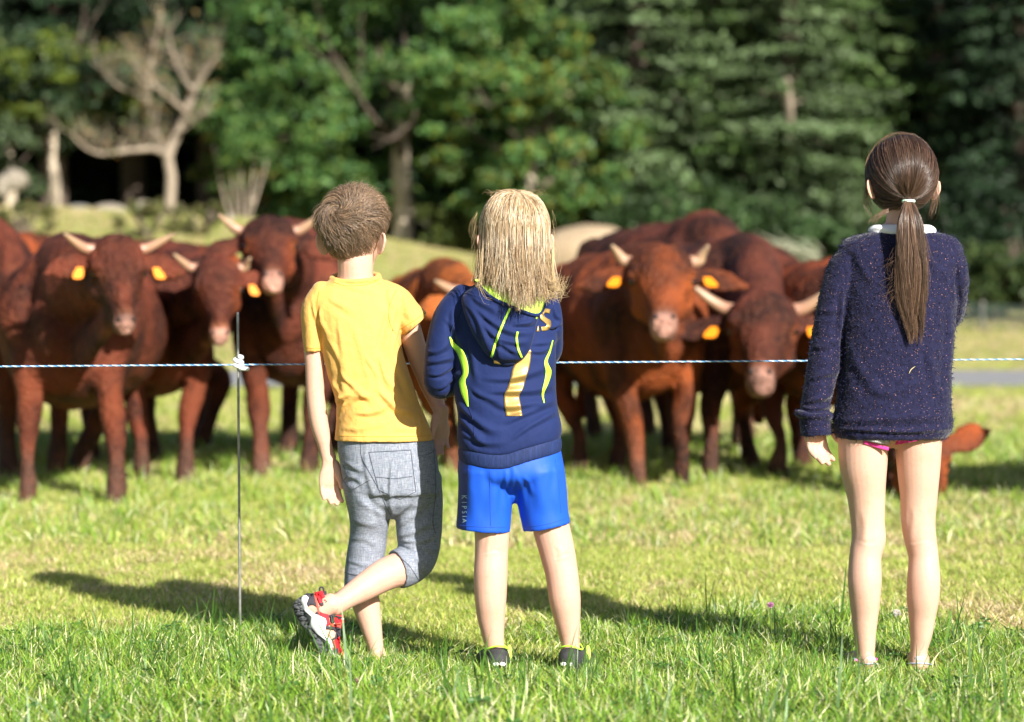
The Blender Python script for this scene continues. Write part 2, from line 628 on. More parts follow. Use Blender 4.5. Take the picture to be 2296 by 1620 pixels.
def conifer_meshes(h, r, n_lv, cols, dense, lsize, droop=.25, seed=1, zlow=.6):
    """crown mesh of drooping sprays, and trunk mesh, base at origin"""
    pos, outw, cl, limbs = [], [], [], []
    for i in range(n_lv):
        tt = i / (n_lv - 1)
        z = zlow + (h - zlow) * tt ** 1.05
        R = r * (1 - tt) ** .8 * rng.uniform(.8, 1.12) + .1
        nb = max(4, int(9 * (1 - tt) + 4))
        for b in range(nb):
            a = rng.random() * 6.283
            L = R * rng.uniform(.7, 1.15)
            m = max(12, int(dense * L))
            u = rng.random(m) ** .7
            wdt = .35 * L * np.sin(np.clip(u, 0, 1) * 2.6 + .3) * .8
            side = rng.normal(size=m) * wdt * .6
            dx, dy = math.cos(a), math.sin(a)
            zz = z - droop * L * u ** 1.5 + .12 * L * u ** 4 + rng.normal(size=m) * .05 - np.abs(side) * .25
            pos.append(np.column_stack([dx * L * u - dy * side, dy * L * u + dx * side, zz]))
            outw.append(np.column_stack([np.full(m, dx) * .5, np.full(m, dy) * .5, np.full(m, .5)]))
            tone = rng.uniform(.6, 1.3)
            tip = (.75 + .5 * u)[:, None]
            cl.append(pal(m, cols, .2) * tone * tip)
            if b % 3 == 0:
                limbs.append((np.array([[0, 0, z], [dx * L * .5, dy * L * .5, z - droop * L * .35], [dx * L * .9, dy * L * .9, z - droop * L * .8]]), np.array([.05, .03, .012]) * (1.2 - tt)))
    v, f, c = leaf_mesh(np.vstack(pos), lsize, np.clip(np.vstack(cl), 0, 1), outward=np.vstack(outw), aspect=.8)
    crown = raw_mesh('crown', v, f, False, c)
    v, f = merge([tube([[0, 0, -.5], [0, 0, h * .5], [0, 0, h]], [.02 * h + .06, .012 * h + .04, .02], n=10)] + [tube(p, q, n=5, sub=1, ref=(.6, .8, .1), caps=(0, 0)) for p, q in limbs])
    trunk = raw_mesh('trunk', v, f)
    return crown, trunk

def place_conifer(meshes, xv, D, scale, rot, label, name='conifer_tree', group=None, bark=None, dz=0):
    b = P(xv, HZ, D)
    t = empty(name, (b[0], D, float(ground_z(b[0], D)) + dz))
    for nm, me, m in (('crown', meshes[0], M_needle), ('trunk', meshes[1], bark or M_barkd)):
        if not me.materials:
            me.materials.append(m)
        o = bpy.data.objects.new(nm, me)
        COL.objects.link(o)
        o.parent = t
    t.rotation_euler = (0, 0, rot)
    t.scale = (scale,) * 3
    return tag(t, label, 'tree', group)

G_sp = [(.05, .095, .024), (.08, .13, .036), (.04, .075, .02)]
G_blue = [(.08, .125, .05), (.115, .165, .08), (.055, .09, .03)]
G_dark = [(.016, .035, .014), (.024, .05, .02), (.012, .026, .012)]
con_a = conifer_meshes(13, 3.0, 34, G_sp, 70, .17, .32)
con_b = conifer_meshes(12, 2.7, 32, G_blue, 70, .17, .28)
con_c = conifer_meshes(15, 3.2, 34, G_dark, 60, .20, .38)
con_d = conifer_meshes(12, 3.3, 30, G_dark, 55, .22, .3, zlow=2.9)

# front row at the wood's edge
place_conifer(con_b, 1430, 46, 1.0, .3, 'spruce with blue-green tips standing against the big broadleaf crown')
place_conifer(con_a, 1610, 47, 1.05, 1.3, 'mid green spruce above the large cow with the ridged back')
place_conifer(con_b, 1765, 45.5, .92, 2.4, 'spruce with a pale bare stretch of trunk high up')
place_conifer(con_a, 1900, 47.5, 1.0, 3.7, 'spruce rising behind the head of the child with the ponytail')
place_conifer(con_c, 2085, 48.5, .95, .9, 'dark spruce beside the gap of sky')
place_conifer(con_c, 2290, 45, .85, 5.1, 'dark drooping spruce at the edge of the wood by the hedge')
con_dark_left = [(-40, 51, 1.0, 'dark conifer above the pale boulder'), (120, 50, 1.05, 'dark conifer with yellow-green sprigs before it'), (300, 53, 1.0, 'dark conifer behind the bare lichened tree'), (470, 52, .95, 'dark conifer between the bare tree and the big broadleaf tree')]
for i, (x, D, s, lb) in enumerate(con_dark_left):
    place_conifer(con_d, x, D, s, i * 1.7, lb)
# deeper rows: the wood behind
wl = 'dark conifer standing deep in the wood behind the front row'
for r, (D, x0, step, sc) in enumerate(((57, -945, 215, 1.05), (63, -815, 205, 1.15), (70, -975, 215, 1.3), (78, -800, 200, 1.5))):
    for i in range(18):
        x = x0 + i * step + rng.uniform(-35, 35)
        if 2200 < x < 2320 or 1995 < x < 2120:
            continue
        place_conifer((con_d, con_c)[(i + r) % 2] if x < 1350 else con_c, x, D + rng.uniform(-1.5, 1.5), sc * rng.uniform(.9, 1.1), rng.random() * 6, wl, group='dark conifers deep in the wood')

G_oak = [(.075, .165, .04), (.095, .195, .05), (.06, .14, .045), (.12, .19, .04)]
G_oak2 = [(.05, .11, .03), (.065, .135, .03), (.1, .15, .03), (.2, .13, .02)]
broadleaf(900, 45.5, 3.3, 3.6, 5.1, .2, 'large spreading broadleaf tree with a pale trunk behind the boy in yellow', G_oak, 290, 130, .15, ry=2.6, open_=.55)
broadleaf(1190, 44.0, 1.9, 2.4, 3.9, .13, 'leafy yellow-green tree whose low crown hangs beside the blond child', G_oak + [(.15, .16, .02)], 130, 130, .15)
broadleaf(640, 46.5, 1.7, 2.1, 4.6, .12, 'rounded green tree next to the bare lichened tree', G_oak, 120, 130, .15)
broadleaf(560, 46, 1.1, 1.0, 3.35, .05, 'small pale-stemmed sapling under the big broadleaf tree', G_oak2, 34, 120, .13, name='sapling', bark=M_barkg)
broadleaf(120, 47.5, 2.2, .9, 5.2, .1, 'tree with yellow-green leafy sprays over the dark wood', [(.10, .15, .02), (.14, .18, .02), (.06, .10, .03)], 46, 120, .14)
broadleaf(20, 47, 1.7, 1.7, 4.5, .1, 'grey-green bushy tree above the pale boulder', [(.06, .09, .04), (.05, .08, .03)], 60, 120, .14)

# bare tree with lichen
def PT(*rows):
    return np.array([P(x, y, D) for x, y, D in rows])
BD = 42.5
bare = empty('bare_tree', tuple(P(378, 520, BD)))
def bl(rows, r0, r1, nm='branch', n=8):
    pts = PT(*[(x, y, BD + (d if len(q) else 0)) for x, y, d, *q in [(a[0], a[1], a[2], 1) for a in rows]])
    rr = np.linspace(r0, r1, len(pts))
    v, f = tube(pts, rr, n=n, ref=(.7, .7, 0))
    return link(nm, raw_mesh(nm, v, f), M_barkg, bare), pts
_, tr = bl([(374, 545, 0), (380, 470, 0), (384, 400, 0), (378, 350, 0), (398, 300, .1), (420, 245, .1), (436, 200, .2)], .105, .06, 'trunk', 12)
lims = [
    ([(378, 352, 0), (345, 335, -.3), (290, 338, -.5), (230, 345, -.6), (190, 330, -.7), (160, 300, -.8)], .06, .02),
    ([(384, 345, 0), (355, 310, .3), (338, 260, .4), (333, 190, .4), (345, 110, .5), (362, 30, .6)], .055, .022),
    ([(415, 250, 0), (380, 220, -.3), (345, 190, -.4), (315, 160, -.4), (280, 120, -.5)], .05, .016),
    ([(436, 205, 0), (450, 180, 0), (470, 150, -.1), (490, 120, -.2)], .055, .02),
    ([(436, 205, 0), (415, 180, .2), (395, 140, .3), (380, 90, .3)], .045, .015),
    ([(338, 240, .3), (310, 215, .1), (260, 190, 0), (225, 150, -.1)], .035, .012),
    ([(400, 300, 0), (440, 270, -.2), (470, 240, -.3)], .03, .01)]
tw = []
for rows, a, b in lims:
    _, pts = bl(rows, a, b)
    fine = herm(pts, 5)
    for i in range(3, len(fine)):
        for _ in range(1 if i % 3 else 2):
            d = unit(rng.normal(size=3) * .6 + np.array([0, 0, .9]))
            branchy(fine[i], d, rng.uniform(.25, .6), .013, 1, tw, .6, .3, 4)
v, f = tubes_mesh(tw, 4)
link('twigs', raw_mesh('twigs', v, f), M_barkg, bare)['kind'] = 'stuff'
lp = np.vstack([t_[0][rng.integers(1, len(t_[0]))] + rng.normal(size=3) * .05 for t_ in tw for _ in range(1)])
v, f, c = leaf_mesh(lp, .09, pal(len(lp), [(.13, .14, .06), (.2, .15, .06), (.26, .15, .04), (.10, .14, .05)]))
link('lichen_leaves', raw_mesh('lichen_leaves', v, f, False, c), M_leaf, bare)['kind'] = 'stuff'
tag(bare, 'leaning bare tree with pale lichened limbs rising from the bank', 'tree')

# pale multi-stem shrub
ms = empty('multi_stem_shrub', tuple(P(540, 480, 42.5)))
for i, (xb, xt, yt) in enumerate([(520, 480, 330), (530, 515, 300), (542, 540, 330), (550, 575, 340), (556, 600, 360)]):
    v, f = tube(PT((xb, 500, 42.5), ((xb + xt) / 2, 430, 42.5), (xt, yt, 42.5 + .15 * i)), [.026, .02, .011], n=8)
    link('stem', raw_mesh('stem', v, f), M_barkg, ms)
cc_ = [(rng.normal(545, 38), rng.normal(318, 30), rng.uniform(7, 15)) for _ in range(22)]
lp = np.vstack([P(rng.normal(a_, r_ * 1.2), rng.normal(b_, r_ * .7), 42.5 + rng.normal() * .3) for a_, b_, r_ in cc_ for _ in range(60)])
v, f, c = leaf_mesh(lp, .12, pal(len(lp), G_oak))
link('foliage', raw_mesh('foliage', v, f, False, c), M_leaf, ms)
tag(ms, 'clump of slim pale stems with leaves above, behind the horned cow with raised head', 'shrub')

# pale snapped trunk high among the spruces
sg = empty('dead_trunk', tuple(P(1768, 560, 45.3)))
v, f = tube(PT((1772, 620, 45.9), (1768, 420, 45.6), (1770, 250, 44.4), (1766, 180, 44.2)), [.10, .09, .075, .055], n=10)
link('trunk', raw_mesh('trunk', v, f), M_barkg, sg)
for a in ([(1768, 215), (1740, 212), (1705, 205)], [(1770, 235), (1800, 226)]):
    v, f = tube(PT(*[(x, y, 44.3) for x, y in a]), np.linspace(.022, .01, len(a)), n=6)
    link('branch', raw_mesh('branch', v, f), M_barkg, sg)
tag(sg, 'pale snapped trunk showing high among the green spruces', 'dead tree')

# bushes at the foot of the wood, hedge
def bush(xv, yb, D, w, h, cols, label, n=26, nl=110, ls=.13, name='bush', depth=.7):
    """w, h in metres; base at picture height yb"""
    c0 = P(xv, yb, D)
    gz = min(c0[2], float(ground_z(c0[0], D)) + .1)
    t = empty(name, (c0[0], D, gz))
    pos, cl, ow = [], [], []
    for _ in range(n):
        u = np.array([rng.uniform(-1, 1) * w / 2, rng.uniform(-1, 1) * depth, rng.random() ** .7 * h])
        u[0] *= math.sqrt(max(.1, 1 - (u[2] / h) ** 2 * .6))
        off = unit(rng.normal(size=(nl, 3))) * rng.random((nl, 1)) ** .5 * rng.uniform(.2, .38) * min(1, h / 1.4)
        pos.append(np.array([c0[0], D, gz]) + u + off)
        ow.append(off)
        cl.append(pal(nl, cols) * rng.uniform(.7, 1.25))
    v, f, c = leaf_mesh(np.vstack(pos), ls, np.clip(np.vstack(cl), 0, 1), outward=np.vstack(ow) * 2)
    link('foliage', raw_mesh('foliage', v, f, False, c), M_leaf, t)
    st = [(np.array([[c0[0], D, gz - .1], [c0[0] + dx * .5, D + dy * .5, gz + h * .45], [c0[0] + dx, D + dy, gz + h * .85]]), np.array([.035, .025, .01])) for dx, dy in rng.uniform(-.35, .35, (5, 2)) * w]
    v, f = tubes_mesh(st, 6)
    link('stem', raw_mesh('stem', v, f), M_barkd, t)
    return tag(t, label, 'bush')
GB = [(.05, .10, .03), (.07, .13, .04), (.035, .07, .025)]
bush(1420, 560, 43.5, 1.9, 1.7, GB, 'green bush at the foot of the spruces behind the sandy heap')
bush(1560, 570, 43, 1.8, 1.8, GB, 'bushy undergrowth rising behind the ridged back of the big cow')
bush(1690, 590, 43.4, 1.6, 1.5, GB, 'green bush behind the shoulder of the big dark cow')
bush(1830, 610, 43, 1.5, 1.2, GB, 'low bush beside the pale brush pile')
bush(1020, 585, 44.2, 1.9, .9, [(.07, .10, .03), (.1, .13, .03)], 'low scrub under the big broadleaf crown')
bush(1110, 575, 44.6, 1.4, .8, GB, 'dark scrub just above the orange-brown cow')
for i, (x, lb) in enumerate(((2120, 'leafy end of the hedge beside the dark knitted jumper'), (2230, 'middle clump of the hedge above the wire netting'), (2350, 'hedge clump running out of view'))):
    bush(x, 702, 38, 1.0, .95, [(.09, .13, .04), (.07, .11, .035), (.05, .09, .03)], lb, n=34, name='hedge_bush', depth=.5)
bush(2090, 640, 41, 1.3, 1.9, G_dark, 'tall dark bush behind the hedge', name='bush')
bush(2300, 640, 41, 2.0, 2.0, G_dark, 'broad dark shrub over the hedge')

GBR = [(.12, .13, .04), (.18, .15, .07), (.09, .12, .03)]
bush(335, 525, 38, 1.0, .45, GBR, 'low dry bracken on the bank below the bare tree', n=14, nl=70, ls=.09)
bush(455, 520, 38.5, .9, .4, GBR, 'tuft of dry bracken on the bank beside the slim pale stems', n=12, nl=70, ls=.09)
bush(60, 500, 37.5, 1.1, .5, GBR, 'low scrub on the bank above the far cow', n=14, nl=70, ls=.09)
# rocks on the bank, sandy heap
M_rock = mat('lichened_rock', (.24, .21, .165), .9, bump=(14, .8, .05), var=(5, .3))
def lump(name, xv, yv, D, r, m, label, cat, seed):
    c = P(xv, yv, D)
    c[2] = float(ground_z(c[0], D)) + r[2] * -.05 if cat == 'rock' and yv > 430 else c[2]
    v, f = ell((0, 0, 0), r, 28, 18)
    v = v * (1 + .22 * fbm(v / max(r) * 1.4 + seed, 3))[:, None]
    o = link(name, raw_mesh(name, v + c, f), m)
    return tag(o, label, cat)
lump('boulder', 34, 405, 43.5, (.24, .25, .2), M_rock, 'pale boulder at the dark edge of the wood above the far cow', 'rock', 1)
lump('boulder', 5, 420, 42.5, (.12, .2, .2), M_rock, 'pale boulder cut by the frame next to the rounder one', 'rock', 2)
lump('boulder', 320, 484, 41.5, (.36, .3, .2), M_rock, 'low pale boulder on the bank at the foot of the bare tree', 'rock', 3)
lump('boulder', 245, 505, 41, (.3, .3, .14), M_rock, 'flat boulder in the grass behind the cattle', 'rock', 4)
lump('boulder', 500, 508, 40.5, (.2, .2, .14), M_rock, 'whitish boulder behind the raised horn', 'rock', 5)
lump('boulder', 175, 470, 43, (.3, .25, .15), mat('shaded_rock', (.2, .2, .2), .9, bump=(14, .8, .05)), 'grey rock in the shade of the wood', 'rock', 6)
M_sand = mat('sandy_soil', (.36, .27, .17), .95, bump=(20, .6, .04), var=(3, .15))
lump('soil_heap', 1325, 600, 38.5, (1.15, .9, .68), M_sand, 'heap of pale sandy soil behind the blond child', 'soil heap', 9)

# pile of pale cut branches
bp = []
for i in range(46):
    a = P(rng.uniform(1735, 1850), rng.uniform(560, 610), 38 + rng.uniform(-.4, .4))
    b = a + np.array([-rng.uniform(.2, .8), rng.uniform(-.2, .2), rng.uniform(.05, .5)])
    bp.append((np.array([a, (a + b) / 2 + rng.normal(size=3) * .03, b]), np.array([.02, .015, .006])))
v, f = tubes_mesh(bp, 5)
tag(link('brush_pile', raw_mesh('brush_pile', v, f), mat('dry_twigs', (.24, .25, .17), .9)), 'pile of pale dry cut branches behind the cattle', 'brush pile')

# far netting fence in front of the hedge
M_post = mat('weathered_wood', (.25, .23, .2), .9, var=(5, .2))
M_net = mat('dark_netting', (.06, .09, .08), .8)
nf = empty('netting_fence', (8.5, 36.5, float(ground_z(8.5, 36.5))))
for i in range(5):
    x = 5.6 + i * 1.5
    g = float(ground_z(x, 36.5))
    v, f = tube([[x, 36.5, g - .1], [x, 36.5, g + .42]], [.03, .03], n=8)
    link('post', raw_mesh('post', v, f), M_post, nf)
nw = []
for j in range(9):
    X = np.linspace(5.6, 12.5, 24)
    nw.append((np.column_stack([X, X * 0 + 36.46, ground_z(X, X * 0 + 36.5) + .03 + j * .045]), np.full(24, .006)))
for x in np.arange(5.6, 12.5, .06):
    g = float(ground_z(x, 36.5))
    nw.append((np.array([[x, 36.46, g + .01], [x, 36.46, g + .40]]), np.array([.004, .004])))
v, f = merge([tube(p, q, n=4, sub=1, ref=(.3, .9, .2), caps=(0, 0)) for p, q in nw])
link('netting', raw_mesh('netting', v, f), M_net, nf)
tag(nf, 'low dark netting fence along the foot of the hedge', 'fence')

# ------------------------------------------------------------------ grass
M_grass = mat('grass_blade', (0, 0, 0), .42, attr=True, trans=.3, spec=.5)
proto_col = bpy.data.collections.new('grass_tufts')
def blades(n, hmin, hmax, w, cols, R, lean, name, seg=3):
    V, Fs, C = [], [], []
    o = 0
    for i in range(n):
        h = rng.uniform(hmin, hmax)
        a = rng.random() * 6.283
        base = np.array([math.cos(a), math.sin(a), 0]) * R * math.sqrt(rng.random())
        b = rng.random() * 6.283
        ld = np.array([math.cos(b), math.sin(b), 0])
        le = lean * rng.uniform(.2, 1.2)
        sd_ = np.array([-ld[1], ld[0], 0])
        tw_ = rng.normal() * .8
        sd_ = sd_ * math.cos(tw_) + ld * math.sin(tw_)
        col = np.array(cols[rng.integers(0, len(cols))]) * rng.uniform(.75, 1.25)
        ww = w * rng.uniform(.6, 1.3)
        for s in range(seg):
            t = s / seg
            p = base + np.array([0, 0, 1]) * h * (t - .35 * le * t * t) + ld * h * le * t ** 1.8
            k = ww * (1 - t) ** .6 * .5
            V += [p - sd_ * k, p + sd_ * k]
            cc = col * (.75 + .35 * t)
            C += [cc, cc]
        V.append(base + np.array([0, 0, 1]) * h * (1 - .35 * le) + ld * h * le)
        C.append(col * 1.1)
        for s in range(seg - 1):
            q = o + 2 * s
            Fs.append((q, q + 1, q + 3, q + 2))
        q = o + 2 * (seg - 1)
        Fs.append((q, q + 1, q + 2))
        o += 2 * seg + 1
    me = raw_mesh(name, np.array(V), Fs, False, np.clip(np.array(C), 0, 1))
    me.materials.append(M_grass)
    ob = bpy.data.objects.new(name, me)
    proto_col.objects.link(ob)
G1 = [(.18, .34, .032), (.25, .41, .045), (.11, .22, .025), (.35, .46, .06), (.44, .49, .12), (.72, .72, .42)]
G2 = [(.36, .46, .07), (.44, .50, .10), (.22, .33, .05), (.62, .55, .22)]
ST = [(.86, .70, .42), (.76, .60, .33), (.92, .78, .52), (.50, .40, .18), (.42, .46, .10)]
# sorted by name = index
for i in range(4): blades(20, .028, .085, .0052, G1, .042, .9, 't00_lush_%d' % i)
for i in range(3): blades(20, .018, .045, .0042, G2, .038, 1.1, 't10_short_%d' % i)
for i in range(4): blades(20, .014, .045, .0048, ST, .038, 1.3, 't20_straw_%d' % i)
for i in range(2): blades(5, .09, .17, .005, [(.07, .16, .03), (.09, .2, .03)], .02, .55, 't30_long_%d' % i, 5)
# clover leaves (index 13, 14)
for i in range(2):
    pos, nr = [], []
    V, Fs, C = [], [], []
    for kx in range(5):
        c = np.array([rng.uniform(-.03, .03), rng.uniform(-.03, .03), rng.uniform(.02, .05)])
        nrm = unit(np.array([rng.normal() * .4, rng.normal() * .4, 1]))
        a0 = unit(np.cross(nrm, [1, 0, .1])); b0 = np.cross(nrm, a0)
        col = np.array([.06, .15, .03]) * rng.uniform(.8, 1.5)
        for l in range(3):
            t0 = l * 2.094 + kx
            o = len(V)
            ring = [c]
            for th, rr in ((-.62, .6), (-.45, .95), (0, .92), (.45, .95), (.62, .6)):
                d = math.cos(t0 + th) * a0 + math.sin(t0 + th) * b0
                ring.append(c + d * .011 * rr * (1.2) + nrm * .0015 * abs(th) * 4)
            V += ring
            C += [col] * 6
            Fs += [(o, o + 1, o + 2), (o, o + 2, o + 3), (o, o + 3, o + 4), (o, o + 4, o + 5)]
        o = len(V)
        V += [c + np.array([.0008, 0, 0]), c - np.array([.0008, 0, 0]), np.array([c[0] * .5, c[1] * .5, 0])]
        C += [col] * 3
        Fs.append((o, o + 1, o + 2))
    me = raw_mesh('t40_clover_%d' % i, np.array(V), Fs, False, np.array(C))
    me.materials.append(M_grass)
    ob = bpy.data.objects.new('t40_clover_%d' % i, me)
    proto_col.objects.link(ob)
names = sorted(o.name for o in proto_col.objects)

def scatter(name, n, y0, y1, fun, label, margin=1.3, pad=.25, zfun=None):
    Y = np.sqrt(rng.random(n) * ((y1 + .0) ** 2 - y0 ** 2) + y0 ** 2)
    X = (rng.random(n) * 2 - 1) * (Y * CX / F * margin + pad)
    pts = np.column_stack([X, Y, ground_z(X, Y)])
    idx, sc, keep = fun(X, Y)
    pts, idx, sc = pts[keep], idx[keep], sc[keep]
    m = len(pts)
    rot = np.column_stack([rng.normal(size=m) * .12, rng.normal(size=m) * .12, rng.random(m) * 6.283])
    me = bpy.data.meshes.new(name)
    me.vertices.add(m)
    me.vertices.foreach_set('co', pts.astype(np.float32).ravel())
    a = me.attributes.new('pick', 'INT', 'POINT'); a.data.foreach_set('value', idx.astype(np.int32))
    a = me.attributes.new('size', 'FLOAT', 'POINT'); a.data.foreach_set('value', sc.astype(np.float32))
    a = me.attributes.new('turn', 'FLOAT_VECTOR', 'POINT'); a.data.foreach_set('vector', rot.astype(np.float32).ravel())
    o = bpy.data.objects.new(name, me)
    COL.objects.link(o)
    g = bpy.data.node_groups.new(name, 'GeometryNodeTree')
    g.interface.new_socket('Geometry', in_out='INPUT', socket_type='NodeSocketGeometry')
    g.interface.new_socket('Geometry', in_out='OUTPUT', socket_type='NodeSocketGeometry')
    gi, go = g.nodes.new('NodeGroupInput'), g.nodes.new('NodeGroupOutput')
    ip = g.nodes.new('GeometryNodeInstanceOnPoints')
    ci = g.nodes.new('GeometryNodeCollectionInfo')
    ci.inputs['Collection'].default_value = proto_col
    ci.inputs['Separate Children'].default_value = True
    ci.inputs['Reset Children'].default_value = True
    def na(nm, ty):
        q = g.nodes.new('GeometryNodeInputNamedAttribute')
        q.data_type = ty
        q.inputs['Name'].default_value = nm
        return [s for s in q.outputs if s.enabled and s.name == 'Attribute'][0]
    ip.inputs['Pick Instance'].default_value = True
    g.links.new(gi.outputs[0], ip.inputs['Points'])
    g.links.new(ci.outputs[0], ip.inputs['Instance'])
    g.links.new(na('pick', 'INT'), ip.inputs['Instance Index'])
    g.links.new(na('turn', 'FLOAT_VECTOR'), ip.inputs['Rotation'])
    g.links.new(na('size', 'FLOAT'), ip.inputs['Scale'])
    g.links.new(ip.outputs[0], go.inputs[0])
    o.modifiers.new('scatter', 'NODES').node_group = g
    return tag(o, label, 'grass', kind='stuff')

def f_near(X, Y):
    n = len(X)
    edge = 6.15 + .5 * fbm(np.column_stack([X * 1.3, Y * 0, Y * 0]), 2) + .45 * np.exp(-((X + .55) / .35) ** 2) * 0
    lush = 1 - sstep(-.12, .35, Y - edge + .25 * fbm(np.column_stack([X * 3, Y * 3, X * 0]), 2))
    patchy = fbm(np.column_stack([X * 1.6, Y * .9, X * 0 + 5]), 3)
    patchy = patchy + .55 * fbm(np.column_stack([X * 7, Y * 3.5, X * 0 + 2]), 2)
    for gx, gy, gr in ((.72, 6.5, .34), (-.62, 6.42, .22), (.25, 6.35, .2)):
        lush = np.maximum(lush, np.exp(-(((X - gx) / gr) ** 2 + ((Y - gy) / (gr * .8)) ** 2)) * 1.3).clip(0, 1)
    u = rng.random(n)
    p_straw = (1 - lush) * np.clip(.55 + 1.1 * patchy, .1, .9) + lush * .12
    idx = np.where(u < p_straw, rng.integers(7, 11, n), np.where(rng.random(n) < lush, rng.integers(0, 4, n), rng.integers(4, 7, n)))
    r = rng.random(n)
    idx = np.where((r < .02) & (lush > .5), rng.integers(11, 13, n), idx)
    idx = np.where((r > .955) & (lush > .3), rng.integers(13, 15, n), idx)
    sc = rng.uniform(.7, 1.3, n) * np.clip(.9 + .3 * patchy, .5, 1.4)
    sc = sc * (1 + .45 * np.exp(-(((X - .72) / .3) ** 2 + ((Y - 6.5) / .25) ** 2)))
    sc = sc * (1 + .3 * (1 - sstep(5.1, 5.7, Y)))
    for hx_, hy_ in ((-.04, 5.74), (.14, 5.74), (.85, 5.74), (.98, 5.74), (-.335, 5.93)):
        sc = sc * (1 - .5 * np.exp(-(((X - hx_) / .06) ** 2 + ((Y - hy_) / .10) ** 2)))
    sc = np.where((lush > .5) & (idx < 7), sc * 1.0, sc)
    keep = rng.random(n) < .95
    return idx, sc, keep
def f_mid(X, Y):
    n = len(X)
    patchy = fbm(np.column_stack([X * .9, Y * .4, X * 0 + 5]), 3)
    far = sstep(9, 14, Y)
    p = np.clip(.48 - .12 * far + 1.2 * patchy, .06, .9)
    p = np.clip(p + .6 * fbm(np.column_stack([X * 4, Y * 2, X * 0 + 2]), 2), .05, .92)
    idx = np.where(rng.random(n) < p, rng.integers(7, 11, n), rng.integers(4, 7, n))
    idx = np.where(rng.random(n) < .08, rng.integers(0, 4, n), idx)
    return idx, rng.uniform(.9, 1.5, n) * (1 + .5 * far), np.ones(n, bool)
def f_far(X, Y):
    n = len(X)
    patchy = fbm(np.column_stack([X * .5, Y * .2, X * 0 + 5]), 3)
    idx = np.where(rng.random(n) < np.clip(.42 + 1.0 * patchy, .05, .85), rng.integers(7, 11, n), rng.integers(4, 7, n))
    keep = ~((Y > 23.3) & (Y < 28.9))
    bank = (Y > 30.7)
    idx = np.where(bank & (rng.random(n) < .72), rng.integers(7, 11, n), idx)
    return idx, rng.uniform(1.5, 2.6, n), keep
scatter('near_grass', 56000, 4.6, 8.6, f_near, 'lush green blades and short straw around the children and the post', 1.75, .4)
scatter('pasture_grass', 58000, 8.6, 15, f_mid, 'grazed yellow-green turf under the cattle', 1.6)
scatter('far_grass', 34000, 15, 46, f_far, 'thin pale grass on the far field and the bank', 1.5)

# ------------------------------------------------------------------ cattle
def cow_coat():
    def ex(N, L, tc, src, b):
        src = noise_mix(N, L, tc, src, (.012, .004, .003), 4.5, .42, .62, fac=.8)
        return noise_mix(N, L, tc, src, (.15, .048, .022), 30, .5, .72, detail=5, fac=.5)
    return mat('russet_coat', (0, 0, 0), .7, attr=True, bump=(55, .9, .03), extra=ex, spec=.25)
M_coat = cow_coat()
M_horn = mat('horn', (0, 0, 0), .4, attr=True, spec=.5)
M_tag = mat('orange_ear_tag', (.85, .25, .008), .5, spec=.4)
M_eye = mat('wet_dark_eye', (.01, .008, .008), .08)
M_nos = mat('nostril', (.02, .012, .012), .6)

